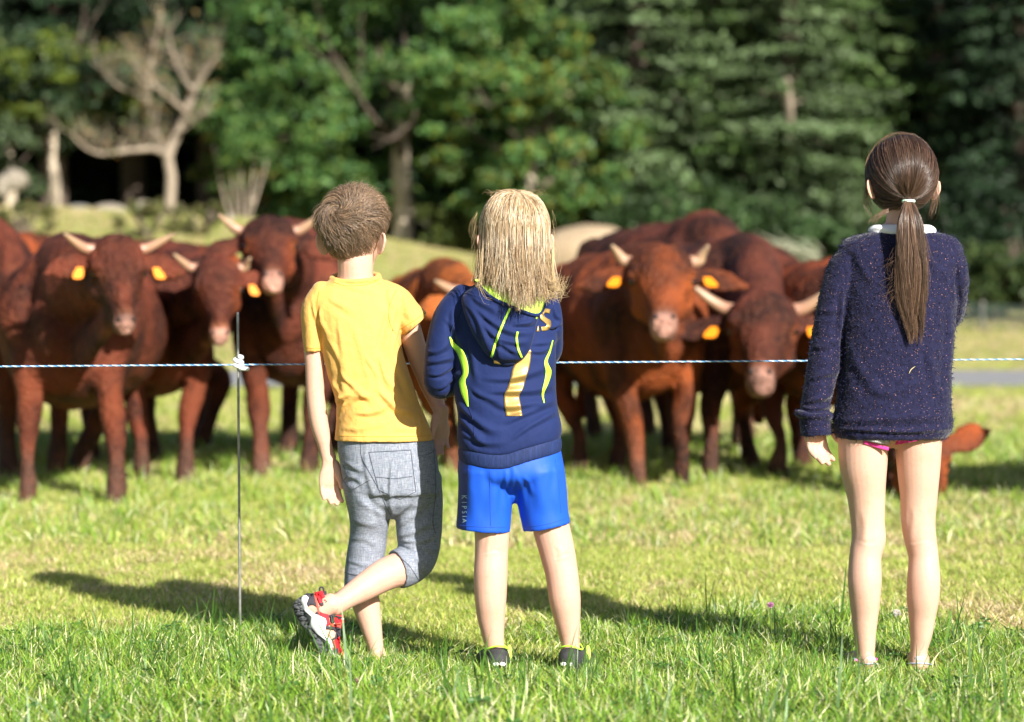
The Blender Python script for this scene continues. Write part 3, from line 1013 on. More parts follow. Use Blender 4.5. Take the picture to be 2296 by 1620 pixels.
def cow(loc, deg, s, poll, muzzle, label, tint=(.115, .030, .014), legs=None, horns=(.24, .24), horn_up=.25, tags=(1, 1), seed=0, thin=1.0, low=0, ears=1, drop_ear=.1):
    """loc: picture x and depth of the chest; deg: heading, 0 = facing the camera, positive = rump swings to the camera's left-back; poll, muzzle: (x, y, D)"""
    X, Y = P(loc[0], HZ, loc[1])[0], loc[1]
    gz = float(ground_z(X, Y))
    a = math.radians(deg)
    fw = np.array([math.sin(a), -math.cos(a), 0])          # forward
    rt = np.array([fw[1], -fw[0], 0]) * -1                 # its own side axis
    zz = np.array([0, 0, 1.0])
    B = np.stack([rt, fw, zz], 1)
    def W(p):
        return (np.asarray(p, float) * s) @ B.T + np.array([X, Y, gz])
    def T(pts, rx, ry=None, **k):
        ry = rx if ry is None else ry
        return tube(W(pts), np.array(rx) * s, np.array(ry) * s, ref=rt, **k)
    t = empty('cow', (X, Y, gz))
    parts = []
    w = thin
    # trunk of the body: y forward from the chest, which is at y = 0
    parts.append(T([(0, -1.42, .93), (0, -1.33, .90), (0, -1.1, .87), (0, -.8, .82), (0, -.5, .80), (0, -.25, .81), (0, -.05, .82), (0, .08, .84)],
                   [.10, .21 * w, .27 * w, .32 * w, .32 * w, .28 * w, .24 * w, .15], [.14, .25, .31, .37, .385, .375, .34, .22], n=28))
    parts.append(T([(0, -1.35, 1.08), (0, -.9, 1.10), (0, -.35, 1.12), (0, -.1, 1.08)], [.07, .10, .08, .07], [.08, .08, .09, .08], n=16))
    for sx in (-1, 1):
        parts.append(T([(sx * .13, -.12, 1.05), (sx * .17 * w, -.10, .85), (sx * .16, -.08, .65)], [.08, .12, .08], [.13, .16, .10], n=16))
        parts.append(T([(sx * .12, -1.25, 1.06), (sx * .15 * w, -1.2, .86), (sx * .15, -1.12, .68)], [.09, .12, .09], [.14, .19, .13], n=16))
    pol, muz = P(*poll), P(*muzzle)
    hd = muz - pol
    hl = np.linalg.norm(hd)
    hd = hd / hl
    # neck
    b0, b1 = W([(0, -.22, .92), (0, -.02, .98)])
    mid = (b1 + pol) / 2 + np.array([0, 0, -.05]) * s
    front0 = unit(np.cross(np.cross(hd, zz), hd))
    back = unit(b1 - pol)
    parts.append(tube([b0, b1, mid, pol + back * .03 * s + hd * .13 - front0 * .05, pol + hd * .16 - front0 * .05], np.array([.22, .165, .135, .10, .08]) * s, np.array([.32, .25, .18, .12, .08]) * s, n=22, ref=rt))
    # dewlap
    parts.append(tube([W([(0, .0, .70)])[0], (W([(0, .1, .72)])[0] + pol) / 2 + hd * .12 - zz * .08, pol + hd * .25], [.03, .035, .04], [.10, .09, .06], n=12, ref=rt))
    # head frame
    side = unit(np.cross(hd, zz) if abs(hd[2]) < .98 else rt)
    hn = np.cross(side, hd)
    if np.dot(hn, zz) < 0:
        hn = -hn
        side = -side
    front = hn                                          # out of the forehead
    k = hl / .44 * 1.17
    def Hh(u, v, n_):                                   # along head, side, out of the face
        return pol + hd * u * hl + side * v * k + front * n_ * k
    th = [-.06, .02, .16, .34, .5, .66, .8, .92, 1.0, 1.04]
    hx = [.07, .105, .120, .112, .088, .064, .050, .049, .044, .026]
    hz = [.06, .095, .115, .125, .110, .084, .066, .060, .050, .026]
    off = [-.06, -.055, -.06, -.075, -.075, -.065, -.06, -.058, -.058, -.058]
    parts.append(tube([Hh(a_, 0, b_) for a_, b_ in zip(th, off)], np.array(hx) * k, np.array(hz) * k, n=26, ref=side, power=2.35, sub=4))
    for sx in (-1, 1):                                  # brow and cheek
        parts.append(ell(Hh(.30, sx * .088, -.005), (.034 * k,) * 3, 12, 8))
        parts.append(ell(Hh(.45, sx * .062, -.115), (.05 * k,) * 3, 12, 8))
        if ears:
            e0, e1 = Hh(.10, sx * .10, -.06), Hh(.17 + drop_ear, sx * .30, -.08)
            m1 = (e0 + e1) / 2
            parts.append(tube([e0, e0 * .7 + e1 * .3, e0 * .4 + e1 * .6 , e1], np.array([.028, .052, .058, .012]) * k, np.array([.02, .016, .014, .008]) * k, n=14, ref=unit(hd + zz * -.2)))
    # legs
    lg = legs or {}
    dfl = {'fl': (-.17, -.06), 'fr': (.17, -.06), 'hl': (-.17, -1.18), 'hr': (.17, -1.18)}
    hoofs = []
    for key, (lx, ly) in dfl.items():
        if key in lg:
            q = P(lg[key][0], HZ, lg[key][1])
            rel = (np.array([q[0], lg[key][1], gz]) - np.array([X, Y, gz])) / s
            fx, fy = rel @ rt, rel @ fw
        else:
            fx, fy = lx * .95, ly + rng.uniform(-.05, .05)
        if key[0] == 'f':
            kx, ky = lx * .6 + fx * .4, ly * .5 + fy * .5 + .02
            pts = [(lx * .85, ly - .02, .82), (lx, ly, .66), (lx * .85 + fx * .15, ly * .8 + fy * .2, .52), (kx * .6 + fx * .4, ky, .37), (fx * .85 + kx * .15, fy - .01, .22), (fx, fy, .10), (fx, fy + .02, .05), (fx, fy + .035, .01)]
            rx = [.095, .088, .064, .056, .034, .045, .042, .052]
            ry = [.13, .115, .085, .062, .042, .050, .050, .064]
        else:
            kx = lx * .5 + fx * .5
            pts = [(lx * .8, ly, .86), (lx, ly + .10, .70), (lx, ly + .06, .55), (kx, (ly + fy) / 2 - .10, .42), ((kx + fx) / 2, fy - .05, .26), (fx, fy, .11), (fx, fy + .02, .05), (fx, fy + .035, .01)]
            rx = [.12, .115, .08, .054, .040, .048, .046, .054]
            ry = [.18, .15, .10, .07, .045, .048, .052, .064]
        parts.append(T(pts, rx, ry, n=16))
        hoofs.append(W([(fx, fy + .03, .02)])[0])
    # tail
    parts.append(T([(0, -1.40, 1.08), (0, -1.5, .95), (.02, -1.52, .7), (.03, -1.5, .45), (.03, -1.48, .3)], [.03, .022, .018, .025, .035], n=10))
    me = remesh(parts, .0135, 3)
    V, N = getV(me), getN(me)
    hv = (V - pol)
    u_ = hv @ hd / hl
    v_ = (hv @ side) / k
    n_ = (hv @ front) / k
    head = (np.abs(v_) < .15) & (n_ > -.25) & (n_ < .12) & (u_ > -.15) & (u_ < 1.15)
    curl = fbm(V * 26 + seed, 3) * .013 * (head * (1 - sstep(.3, .6, u_)))
    coat = fbm(V * np.array([7, 7, 4]) + seed, 3) * .022 * ~head
    # folds on the neck and shoulder
    V2 = V + N * (curl + coat)[:, None]
    setV(me, V2)
    rel = V - np.array([X, Y, gz])
    z = rel[:, 2] / s
    base = np.array(tint) * np.array([1.6, 1.55, 1.35])
    C = np.repeat(base[None], len(V), 0)
    nz = (fbm(V * 2.3 + seed * 3, 3) + .45 * fbm(V * 11 + seed, 2))[:, None]
    C = C * (1 + .6 * nz)
    warm = base * np.array([1.45, 1.5, 1.1])
    lo = (sstep(.72, .5, z) * sstep(.2, .42, z))[:, None] * .7
    C = C * (1 - lo) + warm * lo
    mud = (sstep(.38, .12, z + .12 * nz[:, 0]))[:, None] * .8
    C = C * (1 - mud) + np.array([.075, .042, .030]) * (1 + .9 * nz) * mud
    hoof = sstep(.05, .03, z)[:, None]
    C = C * (1 - hoof) + np.array([.06, .045, .035]) * hoof
    mz = (head & (u_ > .88)) * sstep(.87, .93, u_)
    C = C * (1 - mz[:, None]) + np.array([.58, .31, .235]) * mz[:, None]
    rim = (head * sstep(.80, .86, u_) * (1 - sstep(.88, .93, u_)))[:, None] * .6
    C = C * (1 - rim) + np.array([.30, .11, .055]) * rim
    for sx in (-1, 1):
        de = np.linalg.norm(V - Hh(.345, sx * .098, -.03), axis=1) / k
        e = sstep(.045, .018, de)[:, None] * .8
        C = C * (1 - e) + np.array([.34, .10, .03]) * e
    ch = (head * sstep(.05, .085, np.abs(v_)) * sstep(.3, .4, u_) * (1 - sstep(.65, .8, u_)))[:, None] * .55
    C = C * (1 - ch) + base * np.array([2.1, 2.0, 1.2]) * ch
    set_col(me, np.clip(C, 0, 1))
    link('body', me, M_coat, t)
    # horns, tags, eyes, nostrils
    for i, sx in enumerate((-1, 1)):
        L = horns[i] * .48 if horns[i] else 0
        if L:
            p = [Hh(.03, sx * .088, -.04), Hh(.015, sx * .13, -.035), Hh(.0, sx * .125, -.03) + side * sx * L * .5 + zz * L * horn_up * .35 + front * .02, Hh(.0, sx * .125, -.02) + side * sx * L + zz * L * (horn_up * .9 + .02) + front * .05]
            v, f = tube(p, np.array([.025, .0225, .017, .008]) * k, n=14, ref=hd)
            tt = sstep(0, L + .05, np.abs((v - p[0]) @ side))
            c = np.array([.34, .17, .11]) * (1 - tt[:, None]) + np.array([.40, .27, .16]) * tt[:, None]
            c = c * (1 - .35 * sstep(.85, 1, tt)[:, None])
            link('horn', raw_mesh('horn', v, f, col=c), M_horn, t)
        v, f = ell(Hh(.34, sx * .104, -.03), (.017 * k,) * 3, 12, 8)
        link('eye', raw_mesh('eye', v, f), M_eye, t)
        v, f = ell(Hh(.955, sx * .030, -.006), (.007 * k, .008 * k, .010 * k), 10, 8)
        link('nostril', raw_mesh('nostril', v, f), M_nos, t)
        if tags[i]:
            c = Hh(.27 + drop_ear * .7, sx * .168, -.045)
            ax, az = side * .023 * k, unit(hd + sx * side * .3) * .029 * k
            q = [(-.55, -1), (.55, -1), (.95, .1), (.9, .8), (.4, 1), (-.4, 1), (-.9, .8), (-.95, .1)]
            nn = unit(np.cross(ax, az))
            if nn[1] > 0: nn = -nn
            c = c + nn * .012
            Vt = [c + ax * a_ + az * b_ + nn * d for d in (-.002, .002) for a_, b_ in q]
            Ft = [tuple(range(8))[::-1], tuple(range(8, 16))] + [(j, (j + 1) % 8, 8 + (j + 1) % 8, 8 + j) for j in range(8)]
            link('ear_tag', raw_mesh('ear_tag', Vt, Ft, False), M_tag, t)
    return tag(t, label, 'cow', 'cattle standing in a row behind the electric fence')

cow((150, 10.5), 4, .97, (262, 545, 9.95), (285, 722, 9.78), 'dark russet cow nearest the frame edge, head turned towards the post, both ears tagged', (.072, .0165, .0085), {'fl': (60, 10.4), 'fr': (262, 10.35), 'hl': (125, 11.75), 'hr': (178, 11.95)}, (.22, .20), .18, seed=1, thin=1.22)
cow((-70, 11.6), 12, 1.12, (-190, 520, 10.9), (-230, 660, 10.8), 'cow mostly cut off by the frame, only its flank, a leg and an ear showing', (.065, .015, .008), None, seed=2)
cow((372, 11.7), 20, .97, (488, 590, 11.0), (494, 752, 10.85), 'cow with its muzzle close to the top of the thin metal post', (.070, .0165, .0095), {'fl': (318, 11.55), 'fr': (414, 11.5)}, (.05, .16), .3, tags=(1, 0), seed=3)
cow((-60, 13.4), -72, 1.04, (-30, 520, 13.2), (-80, 640, 13.1), 'bright rust-red cow seen only as a back behind the two nearest heads', (.14, .030, .009), None, seed=4, thin=1.0)
cow((640, 11.9), -3, 1.06, (603, 500, 11.3), (612, 618, 10.98), 'tall-headed cow looking over the others beside the boy in yellow', (.068, .016, .009), {'fl': (585, 11.75), 'fr': (692, 11.8), 'hl': (648, 13.0), 'hr': (740, 13.1)}, (.2, .2), .1, tags=(0, 0), seed=5, drop_ear=.25)
cow((1000, 12.5), 8, .90, (1085, 640, 11.8), (1100, 820, 11.6), 'orange-brown cow hidden between the boy in yellow and the blond child', (.20, .055, .012), {'fl': (1012, 11.9)}, (.26, .2), .05, seed=6)
cow((1470, 11.35), 14, .96, (1483, 566, 10.75), (1490, 714, 10.38), 'warm chestnut cow with tags in both ears facing straight out', (.12, .028, .008), {'fl': (1428, 11.25), 'fr': (1528, 11.25), 'hl': (1300, 12.0), 'hr': (1385, 12.1)}, (.10, .13), .1, seed=7)
cow((1685, 12.0), 24, 1.0, (1712, 672, 11.2), (1704, 838, 10.8), 'dark cow with lowered head and spread horns beside the chestnut one', (.058, .0145, .0085), {'fl': (1592, 11.7), 'fr': (1745, 11.6)}, (.30, .32), .3, seed=8, thin=1.25)
cow((1600, 13.3), 20, 1.12, (1660, 690, 12.9), (1655, 860, 12.7), 'big cow whose dark ridged back rises highest behind the others', (.060, .015, .009), None, (0, 0), .2, tags=(0, 0), seed=12)
cow((1740, 14.4), 172, .98, (1700, 620, 15.2), (1690, 760, 15.3), 'reddish cow turned away, its rump beside the knitted sleeve', (.09, .021, .010), None, seed=9)
cow((2000, 11.2), 22, .92, (2062, 968, 10.6), (2075, 1150, 10.35), 'grazing cow behind the child with the ponytail, one ear sticking out', (.14, .030, .009), {'fl': (1994, 11.0), 'fr': (2080, 10.9)}, (0, 0), .1, tags=(0, 0), seed=10, drop_ear=-.35)
cow((2620, 10.0), -60, 1.0, (2800, 560, 9.6), (2850, 700, 9.6), 'cow standing just outside the frame, its shadow reaching into view', (.07, .017, .009), None, seed=11)

# ------------------------------------------------------------------ the three children
def skin_mat():
    def ex(N, L, tc, src, b):
        src = noise_mix(N, L, tc, src, (.62, .29, .23), 9, .45, .8, fac=.35)
        return noise_mix(N, L, tc, noise_mix(N, L, tc, src, (.52, .30, .19), 22, .5, .75, fac=.4), (.45, .24, .15), 130, .55, .8, fac=.3)
    return mat('skin', (.60, .37, .28), .52, bump=(350, .15, .002), sss=.15, spec=.28, extra=ex)
M_skin = skin_mat()
M_eyew = mat('eye_white', (.75, .73, .7), .2)
M_lip = mat('lip', (.45, .17, .14), .5)

def hand(wr, d, s, n, k=1.0, curl=(.5, .5, .5, .5), thumb=.6, side=1):
    """wr wrist centre; d finger direction, s towards the thumb, n out of the palm"""
    d, n = unit(d), unit(n)
    s = unit(s - np.dot(s, d) * d)
    n = unit(n - np.dot(n, d) * d - np.dot(n, s) * s)
    wr = np.asarray(wr, float)
    parts = []
    parts.append(tube([wr - d * .02 * k, wr + d * .008 * k, wr + d * .030 * k, wr + d * .052 * k, wr + d * .060 * k],
                      np.array([.018, .020, .027, .029, .026]) * k, np.array([.0135, .013, .0125, .0105, .008]) * k, n=20, ref=s))
    ln = [.044, .054, .058, .053]
    for i in range(4):
        b = wr + d * (.053 + (.002, .006, .007, .004)[i]) * k + s * (-.0205 + .0137 * i) * k
        c = curl[i]
        pts = [b - d * .012 * k, b]
        dd = d + s * (-.05 + .035 * i)
        p = b
        for j, fr in enumerate((.42, .32, .26)):
            ang = c * (.5, .95, .75)[j]
            dd = unit(unit(dd) * math.cos(ang) + n * math.sin(ang))
            n2 = unit(n - np.dot(n, dd) * dd)
            p = p + dd * ln[i] * fr * k
            pts.append(p)
        r = (.0062, .0069, .0072, .0070)[i] * k
        parts.append(tube(pts, np.array([1.05, 1.05, 1.0, .92, .78]) * r, n=12, ref=s, sub=4))
    tb = wr + d * .010 * k + s * .017 * k + n * .004 * k
    td = unit(d * .75 + s * thumb + n * .35)
    t2 = unit(td + d * .35)
    parts.append(tube([tb - td * .008 * k, tb + td * .016 * k, tb + td * .034 * k, tb + td * .034 * k + t2 * .024 * k],
                      np.array([.011, .0115, .0085, .0066]) * k, n=12, ref=n))
    return parts

def head_parts(c, r, face, k=1.0, ears=True, ear_out=1.0):
    """c centre of the skull; r radii (side, depth, height); face: unit vector the face looks along"""
    face = unit(face)
    sd_ = unit(np.cross(face, [0, 0, 1.]))
    upv = np.cross(sd_, face)
    M = np.stack([sd_, face, upv], 1)
    W = lambda p: np.asarray(c) + M @ np.asarray(p, float)
    rx, ry, rz = r
    parts = [ell(c, r, 28, 18, M)]
    parts.append(tube([W((0, .035 * k, -.02)), W((0, .045 * k, -.055 * k)), W((0, .052 * k, -.088 * k))], np.array([.062, .052, .032]) * k, np.array([.045, .04, .03]) * k, n=20, ref=sd_))
    parts.append(tube([W((0, ry * .98, .01)), W((0, ry * 1.06, -.015)), W((0, ry * 1.12, -.033)), W((0, ry * 1.0, -.042))], np.array([.007, .009, .012, .009]) * k, n=10, ref=sd_))
    for s in (-1, 1):
        parts.append(ell(W((s * .034, ry * .80, -.035)), (.026 * k,) * 3, 14, 10))
        parts.append(ell(W((s * .030, ry * .93, .022)), (.017 * k, .007 * k, .006 * k), 10, 8))
        if ears:
            e = W((s * rx * .99 * ear_out, -.004, -.040))
            er = unit(sd_ * s * .85 - face * .55)
            eu = unit(upv + sd_ * s * .15)
            en = np.cross(er, eu)
            ring = []
            for a in np.linspace(0, 2 * math.pi, 16, endpoint=False):
                ring.append(e + er * (.009 + .013 * math.cos(a)) * k + eu * (.025 * math.sin(a) + (.004 * math.cos(a))) * k)
            ring += ring[:2]
            parts.append(tube(ring, np.full(len(ring), .0036 * k), n=8, sub=2, ref=en, caps=(0, 0)))
            parts.append(ell(e + er * .008 * k, (1, 1, 1), 12, 8, np.stack([er * .014 * k, eu * .023 * k, en * .0034 * k], 1)))
    return parts, W, M

def face_bits(W, r, root, k=1.0):
    for s in (-1, 1):
        v, f = ell(W((s * .031, r[1] * .90, .002)), (.0115 * k,) * 3, 14, 10)
        o = link('eye', raw_mesh('eye', v, f), M_eyew, root)
        v, f = ell(W((s * .031, r[1] * .90 + .0088, .002)), (.0052 * k,) * 3, 12, 8)
        link('iris', raw_mesh('iris', v, f), M_eye, o).matrix_parent_inverse = Matrix.Identity(4)
    v, f = tube([W((-.02, r[1] * .96 - .004, -.063)), W((0, r[1] * 1.01, -.062)), W((.02, r[1] * .96 - .004, -.063))], [.002, .005, .002], n=8, ref=(0, 0, 1))
    link('mouth', raw_mesh('mouth', v, f), M_lip, root)

def hair_cap(c, r, W, M, grow, m, root, name='hair', zmin=-.6, face_cut=.35, nz=(.0, 1), seed=1, mask=None):
    """scalp shell under the strands, as verts/faces"""
    v, f = ell((0, 0, 0), np.array(r) + grow, 40, 28)
    uu = v / (np.array(r) + grow)
    keep = mask(uu)
    v2 = v * (1 + .03 * fbm(v * 30 + seed, 2))[:, None]
    f = [p for p in f if all(keep[i] for i in p)]
    return (v2 @ M.T) + c, f

def join_hair(name, cap, capcol, sets, m, root, label=None):
    Vs, Fs, Cs, o = [], [], [], 0
    v, f = cap
    tri = []
    for p in f:
        tri.append((p[0], p[1], p[2], p[3] if len(p) == 4 else p[2]))
    Vs.append(v)
    quads = [p for p in f if len(p) == 4]
    tris = [p for p in f if len(p) == 3]
    Fs.append(np.array(quads, int))
    Cs.append(np.repeat(np.array(capcol)[None], len(v), 0))
    o = len(v)
    for V, Q, C in sets:
        Fs.append(Q + o)
        Vs.append(V)
        Cs.append(C)
        o += len(V)
    me = raw_mesh(name, np.vstack(Vs), np.vstack(Fs), True, np.vstack(Cs))
    ob = link(name, me, m, root)
    if label: ob['label'] = label
    return ob

def hair_mat(name, rough=.38, spec=.6):
    return mat(name, (0, 0, 0), rough, attr=True, spec=spec)

# ============================================================ boy in yellow
B1 = 6.0
b1 = empty('person', tuple(P(845, 1487, 6.02)))
tag(b1, 'child in a yellow t-shirt and grey cropped trousers standing with one foot crossed behind', 'person', 'children watching the cattle over the fence')
parts = []
# head and neck
hc1 = P(791, 511, B1 - .01)
fd1 = unit(np.array([.34, .93, .05]))
hr1 = (.070, .083, .086)
hp, W1, M1 = head_parts(hc1, hr1, fd1, 1.0, ear_out=1.04)
parts += hp
parts.append(limb([(797, 540, B1 - .005, 44, 46), (797, 590, B1 - .01, 40, 44), (797, 625, B1 - .005, 42, 46), (798, 655, B1, 62, 50)], caps=(1, 1)))
# core
parts.append(body_rows([(640, 745, 850, .045, 0), (670, 705, 895, .06, 0), (760, 735, 895, .075, 0), (860, 755, 915, .07, .0), (940, 765, 945, .075, 0), (1000, 768, 955, .082, 0), (1060, 790, 950, .080, 0)], B1, n=32))
# arm on the post's side
parts.append(limb([(712, 670, B1, 26), (705, 740, B1, 26), (706, 820, B1 - .01, 22), (708, 890, B1 - .01, 21), (716, 950, B1 - .005, 20.5), (729, 1000, B1, 16.5), (737, 1034, B1, 15.5, 13)]))
parts += hand(P(738, 1038, B1), (.02, .02, -1), (.9, .35, 0), (.55, -1, 0), .98, (.55, .62, .62, .6), .12)
# other arm, passing behind the blond child's elbow
parts.append(limb([(893, 668, B1, 28), (915, 730, B1 + .01, 27), (938, 800, B1 + .03, 24), (962, 865, B1 + .045, 20), (980, 905, B1 + .04, 17), (989, 930, B1 + .02, 15, 13)]))
parts += hand(P(990, 932, B1 + .02), (-.12, .06, -1), (-1, -.3, .1), (-.5, -1, 0), .92, (.9, .6, .55, .6), .15)
# standing leg
parts.append(limb([(835, 1060, B1, 46), (830, 1160, B1 + .01, 35), (818, 1240, B1 + .02, 34), (815, 1310, B1 + .02, 33), (822, 1360, B1 + .015, 31, 33), (833, 1410, B1 + .01, 24, 26), (842, 1450, B1 + .01, 18.5, 21), (848, 1478, B1 + .015, 21, 26)]))
parts.append(tube([P(846, 1482, 5.985), P(852, 1487, 6.03), P(846, 1490, 6.09), P(838, 1491, 6.15)], [.020, .026, .031, .02], [.022, .022, .015, .009], n=18))
# crossed leg
parts.append(limb([(915, 1060, B1 + .01, 46), (940, 1160, B1 + .02, 38), (942, 1232, B1 + .02, 38), (915, 1268, B1 - .01, 40), (865, 1288, B1 - .05, 37), (815, 1318, B1 - .09, 31), (775, 1343, B1 - .115, 24), (748, 1362, B1 - .125, 22)], ref=(.3, 1, .3)))
def Zs(px, py):
    return ((1150 + px / 4.262) / 1.784, (2320 + py / 4.262) / 1.784)
RF = B1 - .135
u1 = .0001456
fpts, fr1, fr2 = [], [], []
for px, py, rr, rd in ((330, 330, 120, 130), (430, 430, 215, 165), (520, 600, 225, 165), (620, 800, 205, 170), (720, 1010, 160, 190), (800, 1200, 110, 190), (850, 1340, 75, 160), (880, 1420, 50, 100)):
    x, y = Zs(px, py)
    fpts.append(P(x, y, RF))
    fr1.append(rr * u1 * .93)
    fr2.append(rd * u1)
foot1 = tube(fpts, fr1, fr2, n=26)
parts.append(foot1)
parts.append(limb([(*Zs(760, 400), RF, 24), (*Zs(520, 520), RF, 26)], ref=(.3, 1, .3)))
me = remesh(parts, .0027, 5, .5)
body1 = link('body', me, M_skin, b1)
face_bits(W1, hr1, b1)

# T-shirt
M_tee = mat('yellow_cotton', (.70, .395, .105), .9, bump=(42, .55, .006), var=(7, .07), spec=.2, sheen=.15,
            extra=lambda N, L, tc, src, b: noise_mix(N, L, tc, src, (.80, .50, .14), 300, .5, .8, fac=.5))
tp = [body_rows([(628, 742, 838, .050, 0), (640, 722, 862, .056, 0), (655, 698, 893, .064, .0), (685, 690, 912, .078, 0), (740, 712, 900, .089, 0), (790, 722, 903, .092, .0), (850, 737, 922, .092, 0), (900, 752, 938, .093, 0), (940, 754, 956, .097, 0), (970, 752, 968, .104, 0), (986, 751, 972, .106, 0)], B1, n=56, caps=(0, 2))]
tp.append(limb([(728, 655, B1, 30, 42), (706, 692, B1, 30, 44), (704, 740, B1, 27, 42), (705, 788, B1, 23, 40)], caps=(1, 2), n=28))
tp.append(limb([(850, 660, B1, 36, 44), (885, 680, B1, 40, 46), (908, 703, B1 + .005, 37, 45), (929, 727, B1 + .01, 37, 46)], caps=(1, 2), n=28))
# neckband
nb = [P(797 + 52 * math.cos(a), 622 + 9 * math.sin(a) - 2 * math.cos(a), B1 + .052 * math.sin(a) * -1) for a in np.linspace(0, 2 * math.pi, 25)]
tp.append(tube(nb, np.full(25, .0065), np.full(25, .0085), n=10, sub=2, ref=(0, 0, 1), caps=(0, 0)))
tee = remesh(tp, .0032, 3)
wrinkle(tee, [(880, 700, 868, 800, 9, 5, 4), (893, 705, 884, 780, 5, 3), (735, 760, 775, 900, 9, 2.4, -10), (760, 720, 790, 860, 8, 1.5, 8), (795, 740, 830, 880, 10, 1.2, -6),
              (750, 905, 800, 880, 8, 5, -6), (760, 925, 830, 885, 8, 4, -10), (800, 930, 880, 900, 9, 4, 6), (850, 880, 930, 930, 9, 4, 6), (850, 800, 890, 880, 8, 3, 5), (870, 760, 930, 880, 9, 2.2, 6),
              (720, 690, 735, 760, 6, 3, 3), (700, 680, 722, 740, 6, 2.6), (760, 640, 850, 650, 7, 1.5, 5), (740, 665, 800, 700, 9, 1.6, 6), (870, 650, 885, 700, 7, 3), (905, 660, 925, 715, 8, 2.5, 4),
              (770, 960, 860, 950, 9, 1.8, 4), (880, 965, 950, 950, 9, 1.8, 4), (745, 850, 770, 905, 6, 4), (820, 800, 850, 860, 7, 1.8, -5), (900, 850, 935, 900, 8, 2.4), (765, 830, 840, 905, 7, 2.2, 8)],
        [((18, 18, 11), 1.1), ((38, 38, 26), .7)])
tee_o = link('t_shirt', tee, M_tee, b1)
bt = bvh_of(tee)
M_teed = mat('yellow_seam', (.62, .33, .04), .9)
for nm, pts in (('hem_seam', [(755, 977), (800, 979), (860, 980), (920, 979), (968, 977)]), ('sleeve_seam', [(888, 652), (872, 690), (876, 730), (889, 750)]), ('sleeve_seam', [(716, 652), (712, 690), (719, 740), (722, 785)]),
                ('side_seam', [(893, 765), (912, 820), (930, 880), (944, 930), (946, 982)]), ('neck_seam', [(748, 633), (775, 641), (815, 640), (850, 629)]), ('cuff_seam', [(688, 779), (704, 782), (720, 781)]), ('cuff_seam', [(896, 738), (925, 722), (955, 701)])):
    stitch(nm, pts, bt, B1, .0009, M_teed, b1, .0002)

# trousers
def weave(N, L, tc, src, b):
    src = noise_mix(N, L, tc, src, (.36, .38, .43), 60, .42, .72, stretch=(8, 8, 1), detail=2, fac=.8)
    src = noise_mix(N, L, tc, src, (.085, .10, .14), 60, .45, .75, stretch=(1, 1, 9), detail=2, fac=.75)
    return noise_mix(N, L, tc, src, (.33, .36, .42), 400, .5, .8, detail=1, fac=.5)
M_chino = mat('grey_chambray', (.19, .215, .27), .85, bump=(700, .3, .0008), spec=.2, extra=weave)
pp = [body_rows([(975, 758, 968, .092, 0), (1000, 757, 975, .098, 0), (1050, 764, 984, .102, 0), (1100, 775, 988, .098, 0), (1108, 785, 984, .085, 0)], B1, n=48)]
pp.append(limb([(826, 1080, B1, 60, 80), (829, 1140, B1 + .005, 50, 70), (827, 1190, B1 + .015, 42, 56), (821, 1240, B1 + .02, 43, 52), (813, 1290, B1 + .02, 41, 48), (811, 1322, B1 + .02, 39, 46)], caps=(1, 2), n=32))
pp.append(limb([(930, 1080, B1 + .01, 78, 56), (938, 1140, B1 + .015, 70, 50), (940, 1195, B1 + .015, 64, 46), (938, 1232, B1 + .01, 58, 44), (926, 1260, B1 - .005, 54, 45), (906, 1272, B1 - .02, 48, 45), (890, 1277, B1 - .03, 46, 45)], caps=(1, 2), n=32, ref=(.5, 1, .2)))
pants = remesh(pp, .0034, 7)
wrinkle(pants, [(*f_[:5], f_[5] * .5, *f_[6:]) for f_ in [(875, 1040, 880, 1165, 6, 6), (880, 1165, 930, 1100, 8, 4, 6), (885, 1180, 950, 1130, 8, 4, 8), (890, 1200, 970, 1170, 8, 4.5, 6), (900, 1215, 975, 1200, 7, 4, 5), (905, 1230, 980, 1235, 7, 3.5, -6), (870, 1160, 800, 1110, 8, 3.5, -8),
                (775, 1040, 815, 1060, 7, 4, -4), (772, 1070, 815, 1085, 7, 3, -4), (790, 1160, 850, 1180, 8, 2.4, 6), (785, 1210, 850, 1225, 8, 2.6, -6), (780, 1260, 845, 1262, 6, 2.6, 5), (784, 1285, 848, 1290, 6, 2, 4),
                (820, 1000, 850, 1150, 8, 3, 6), (950, 1010, 960, 1100, 8, 2.5, 5), (860, 1090, 870, 1150, 6, 3), (840, 1120, 862, 1220, 8, 2.2, -4), (930, 1250, 965, 1290, 7, 3), (905, 1245, 930, 1300, 6, 2.4)]],
        [((16, 16, 14), .9), ((34, 34, 30), .7)])
pants_o = link('trousers', pants, M_chino, b1)
bp_ = bvh_of(pants)
M_seam = mat('dark_stitching', (.07, .08, .11), .9)
M_seaml = mat('pale_stitching', (.45, .47, .52), .9)
def Z2(px, py):
    return ((1100 + px / 1.473) / 1.784, (1700 + py / 1.473) / 1.784)
def Z1(px, py):
    return ((1100 + px / 1.473) / 1.784, (700 + py / 1.473) / 1.784)
for nm, q in (('pocket_seam', [(553, 162), (578, 262), (612, 385), (735, 440), (830, 395), (815, 270), (800, 150), (553, 162)]), ('pocket_seam', [(595, 308), (700, 318), (808, 305)]), ('pocket_seam', [(400, 235), (430, 300), (400, 330), (455, 385), (560, 325)]),
              ('centre_seam', [(503, 100), (508, 180), (545, 260), (600, 360), (650, 470), (685, 540)]), ('side_seam', [(935, 150), (945, 280), (945, 420), (930, 560), (945, 640)]), ('pocket_seam', [(900, 175), (945, 150)]),
              ('hem_seam', [(410, 870), (480, 885), (570, 870)]), ('hem_seam', [(720, 770), (790, 830), (850, 920)])):
    for dd in (0,):
        stitch(nm, [Z2(a, b) for a, b in q], bp_, B1, .0009, M_seam, b1, .0003, straight='pocket' in nm)

